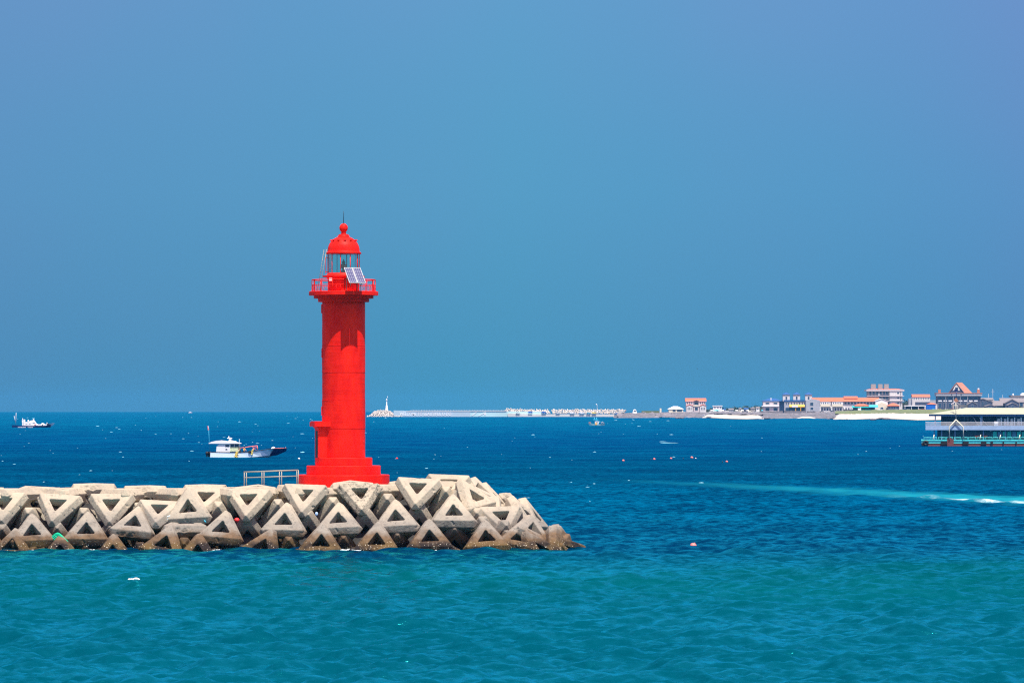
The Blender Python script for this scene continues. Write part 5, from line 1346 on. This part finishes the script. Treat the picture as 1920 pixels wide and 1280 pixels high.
# ---------------------------------------------------------------- parked vehicles
CS = 1/ (BY/F)          # px per metre
def car_proto(color, van=False):
    b = thing('parked_car', '', 'car', (0,0,0))
    m_ = MB()
    if van: body = [(-2.5,.35),(2.45,.35),(2.5,.9),(2.3,1.25),(1.7,1.95),(-2.4,1.95),(-2.5,1.2)]
    else: body = [(-2.2,.35),(2.2,.35),(2.25,.75),(2.0,.95),(1.1,1.02),(.5,1.45),(-1.1,1.47),(-1.8,1.05),(-2.2,.95)]
    m_.prism(body, -.85, .85); obj('body', m_, color, b)
    g_ = MB()
    if van: g_.prism([(.6,1.3),(2.0,1.3),(1.65,1.8),(.6,1.8)], -.87, .87)
    else: g_.prism([(-1.4,1.03),(.85,1.03),(.42,1.36),(-1.0,1.38)], -.87, .87)
    obj('side_window', g_, M['glass'], b)
    for x in (-1.4, 1.4):
        for y in (-.86, .66):
            mm = MB().lathe([(0,0),(.34,0),(.34,0),(.34,.2),(.34,.2),(0,.2)], 14, M=Matrix.Translation((x,y,.34)) @ Matrix.Rotation(R(-90),4,'X')); obj('wheel', mm, M['black'], b)
    return b
PR = {}
CG = 'vehicles parked along the far sea-front'
def car(px, py, cname, label, Y=None, van=False, rz=0):
    Y = Y or BY-62; key = (cname, van)
    if key not in PR: PR[key] = car_proto(M[cname], van); c = PR[key]
    else: c = copy_tree(PR[key])
    c.location = P(px, py, Y); c.rotation_euler = (0,0,rz); tag(c, label, 'van' if van else 'car', CG); c.name = 'parked_van' if van else 'parked_car'
qz = FB - 2
car(971,775,'white','white car at the left end of the far quay',qz); car(994.5,774.6,'blue','blue car second from left on the far quay',qz,True); car(1020,774.6,'blue','darker blue van before the first tetrapod pile ends',qz,True)
car(1046,774.6,'white','white car where the second tetrapod pile begins',qz); car(1073,775.4,'white','white van in the middle of the far quay',qz,True); car(1091,775.4,'white','white van just left of the pale blue car',qz,True)
car(1103.5,775.6,'cyan','pale blue car near the quay street lamp',qz); car(1114,775.6,'yellow','yellow van under the quay street lamp',qz,True); car(1156,776.2,'blue','blue car at the right end of the far quay',qz)
for px, cn, vn, l_ in ((1333,'white',0,'white car left of the turquoise beach tent'),(1366,'white',1,'white van right of the turquoise beach tent'),(1376,'grey',0,'grey car beside a white van above the left beach'),(1386,'white',0,'white car in the middle of the left beach car park'),(1396,'dark',0,'black car in the left beach car park'),(1407,'cream',1,'cream van at the right of the left beach car park'),(1415,'white',0,'white car farthest right above the left beach')):
    car(px, 773.4, cn, l_, BY-66, bool(vn))
car(1437,773.6,'white','white car below the blue hip-roofed house',BY-66); car(1453,773,'grey','grey car right of the white one below the blue roof',BY-66); car(1541,772.6,'dark','black car under the grey gable end',BY-66); car(1549.5,772.4,'white','white car under the salmon-roofed terrace',BY-66); car(1561,772.2,'dark','black car second under the terrace',BY-66); car(1602,770.8,'dark','dark van left of the white kiosk box',BY-66,True)
car(1649,770.2,'white','white van in front of the white gabled hall',BY-70,True); car(1657,770.2,'white','white car in front of the white gabled hall',BY-72); car(1664,771,'magenta','magenta car on the sea-front',BY-80); car(1682,769.8,'white','white car before the salmon-roofed pavilion',BY-70); car(1690,769.6,'cream','cream car right of the pavilion',BY-68); car(1697,769.2,'navy','navy van under the left end of the white canopy',BY-62,True); car(1704.5,769.2,'white','white car under the white canopy',BY-70)
car(1726,769,'pink','pink car left of the blue shop',BY-62); car(1733,769,'red','red car touching the blue shop',BY-62); car(1762,768.8,'yellow','yellow car right of the blue shop',BY-62); car(1775,768.8,'white','white car before the grand building',BY-62); car(1786,768.8,'magenta','magenta car before the entrance lodge',BY-62); car(1803,768.8,'white','white van before the grey outbuilding',BY-62,True)
# parasols and tents above the left beach
def tent(px, py, w_, m, label, name='parasol'):
    b = Far(name, label, 'parasol' if name=='parasol' else 'tent', px, py, BY-74, 'parasols and tents above the left beach')
    b.part('canopy', MB().lathe([(w_*.5,4.2),(w_*.3,5.4),(0,6.2)], 8, sm=False), m); b.part('pole', MB().tube([(0,0,-1),(0,0,6)], .25, 5), M['grey'])
for i, (px, py, w_, h_, m_n, l_) in enumerate(((1358,771,7,5,'pale_wall','small pale hut behind the beach parasols'),(1371,770.5,9,4.5,'grey_wall','low grey hut above the left beach'),(1388,770,6,5.5,'cream','cream hut in the middle of the left beach top'),(1399,769.5,8,4.5,'dark_wall','low dark hut above the left beach'),(1412,769,9,5.5,'stone_wall','stone-grey hut at the right of the left beach'),(1421,768,6,5,'white','little white hut next to the blue-roofed house'))):
    b = Far('hut', l_, 'hut', px, py+3, BY-20-i*4); b.box('wall', px-w_/2, px+w_/2, py-h_+1.4, py+4, 0, 8, M[m_n]); (gable_x if i % 2 else hip)(b, 'roof', px-w_/2, px+w_/2, py-h_+1.5, py-h_-.6, 0, 8, M['grey_roof' if i % 3 else 'blue_roof'], .6); b.window(px-1.6, px+1.2, py-h_+2.4, py-.6, 0, M['pale_wall'], GLS)
tent(1343.5,774,14,M['cyan'],'large turquoise beach tent','beach_tent')
for px, l_ in ((1334.5,'white parasol left of the turquoise tent'),(1355,'white parasol right of the turquoise tent'),(1381,'white parasol in the middle of the left beach top'),(1392,'white parasol second from right above the left beach'),(1402,'white parasol rightmost above the left beach')): tent(px,774,7,M['white'],l_)
tent(1429,774,5,M['cyan'],'small light blue parasol below the blue-roofed house'); tent(1345.5,776,5,M['orange'],'small orange parasol under the turquoise tent')
# boats hauled on the rocks
for px, py, l_ in ((1244,781.5,'pair of white skiffs moored off the lava rocks'),(1277,782.6,'white dinghy by the pavilion rocks'),(1287,781.6,'white dinghy nearest the salmon-roofed house'),(1319,778.5,'white dinghy drawn up left of the beach')):
    b = Far('dinghy', l_, 'dinghy', px, py, wy(783.2)-20, 'white dinghies along the lava shore')
    b.part('hull', loft([[(-3,-1,1.4),(-2.6,-.5,-.4),(-2.6,.5,-.4),(-3,1,1.4)],[(1.5,-1,1.3),(1.5,-.6,-.4),(1.5,.6,-.4),(1.5,1,1.3)],[(3.4,-.1,1.8),(2.6,-.1,0),(2.6,.1,0),(3.4,.1,1.8)]]), M['white']); b.part('thwart', MB().box(-1,0,-.7,.7,1.2,1.45), M['cream'])

# ================================================================ sea haze: thin even air all round
hm = bpy.data.materials.new('haze_air'); hm.use_nodes = True; hn = hm.node_tree.nodes; hn.clear()
ho = hn.new('ShaderNodeOutputMaterial'); hv = hn.new('ShaderNodeVolumePrincipled')
hv.inputs['Color'].default_value = (.08, .50, 1.0, 1); hv.inputs['Density'].default_value = .000022; hv.inputs['Anisotropy'].default_value = .0
hm.node_tree.links.new(hv.outputs[0], ho.inputs['Volume'])
hz = obj('haze', MB().box(-10600, 10600, -10600, 10600, -6, 40), hm); tag(hz, 'thin pale sea haze over the water', kind='stuff')
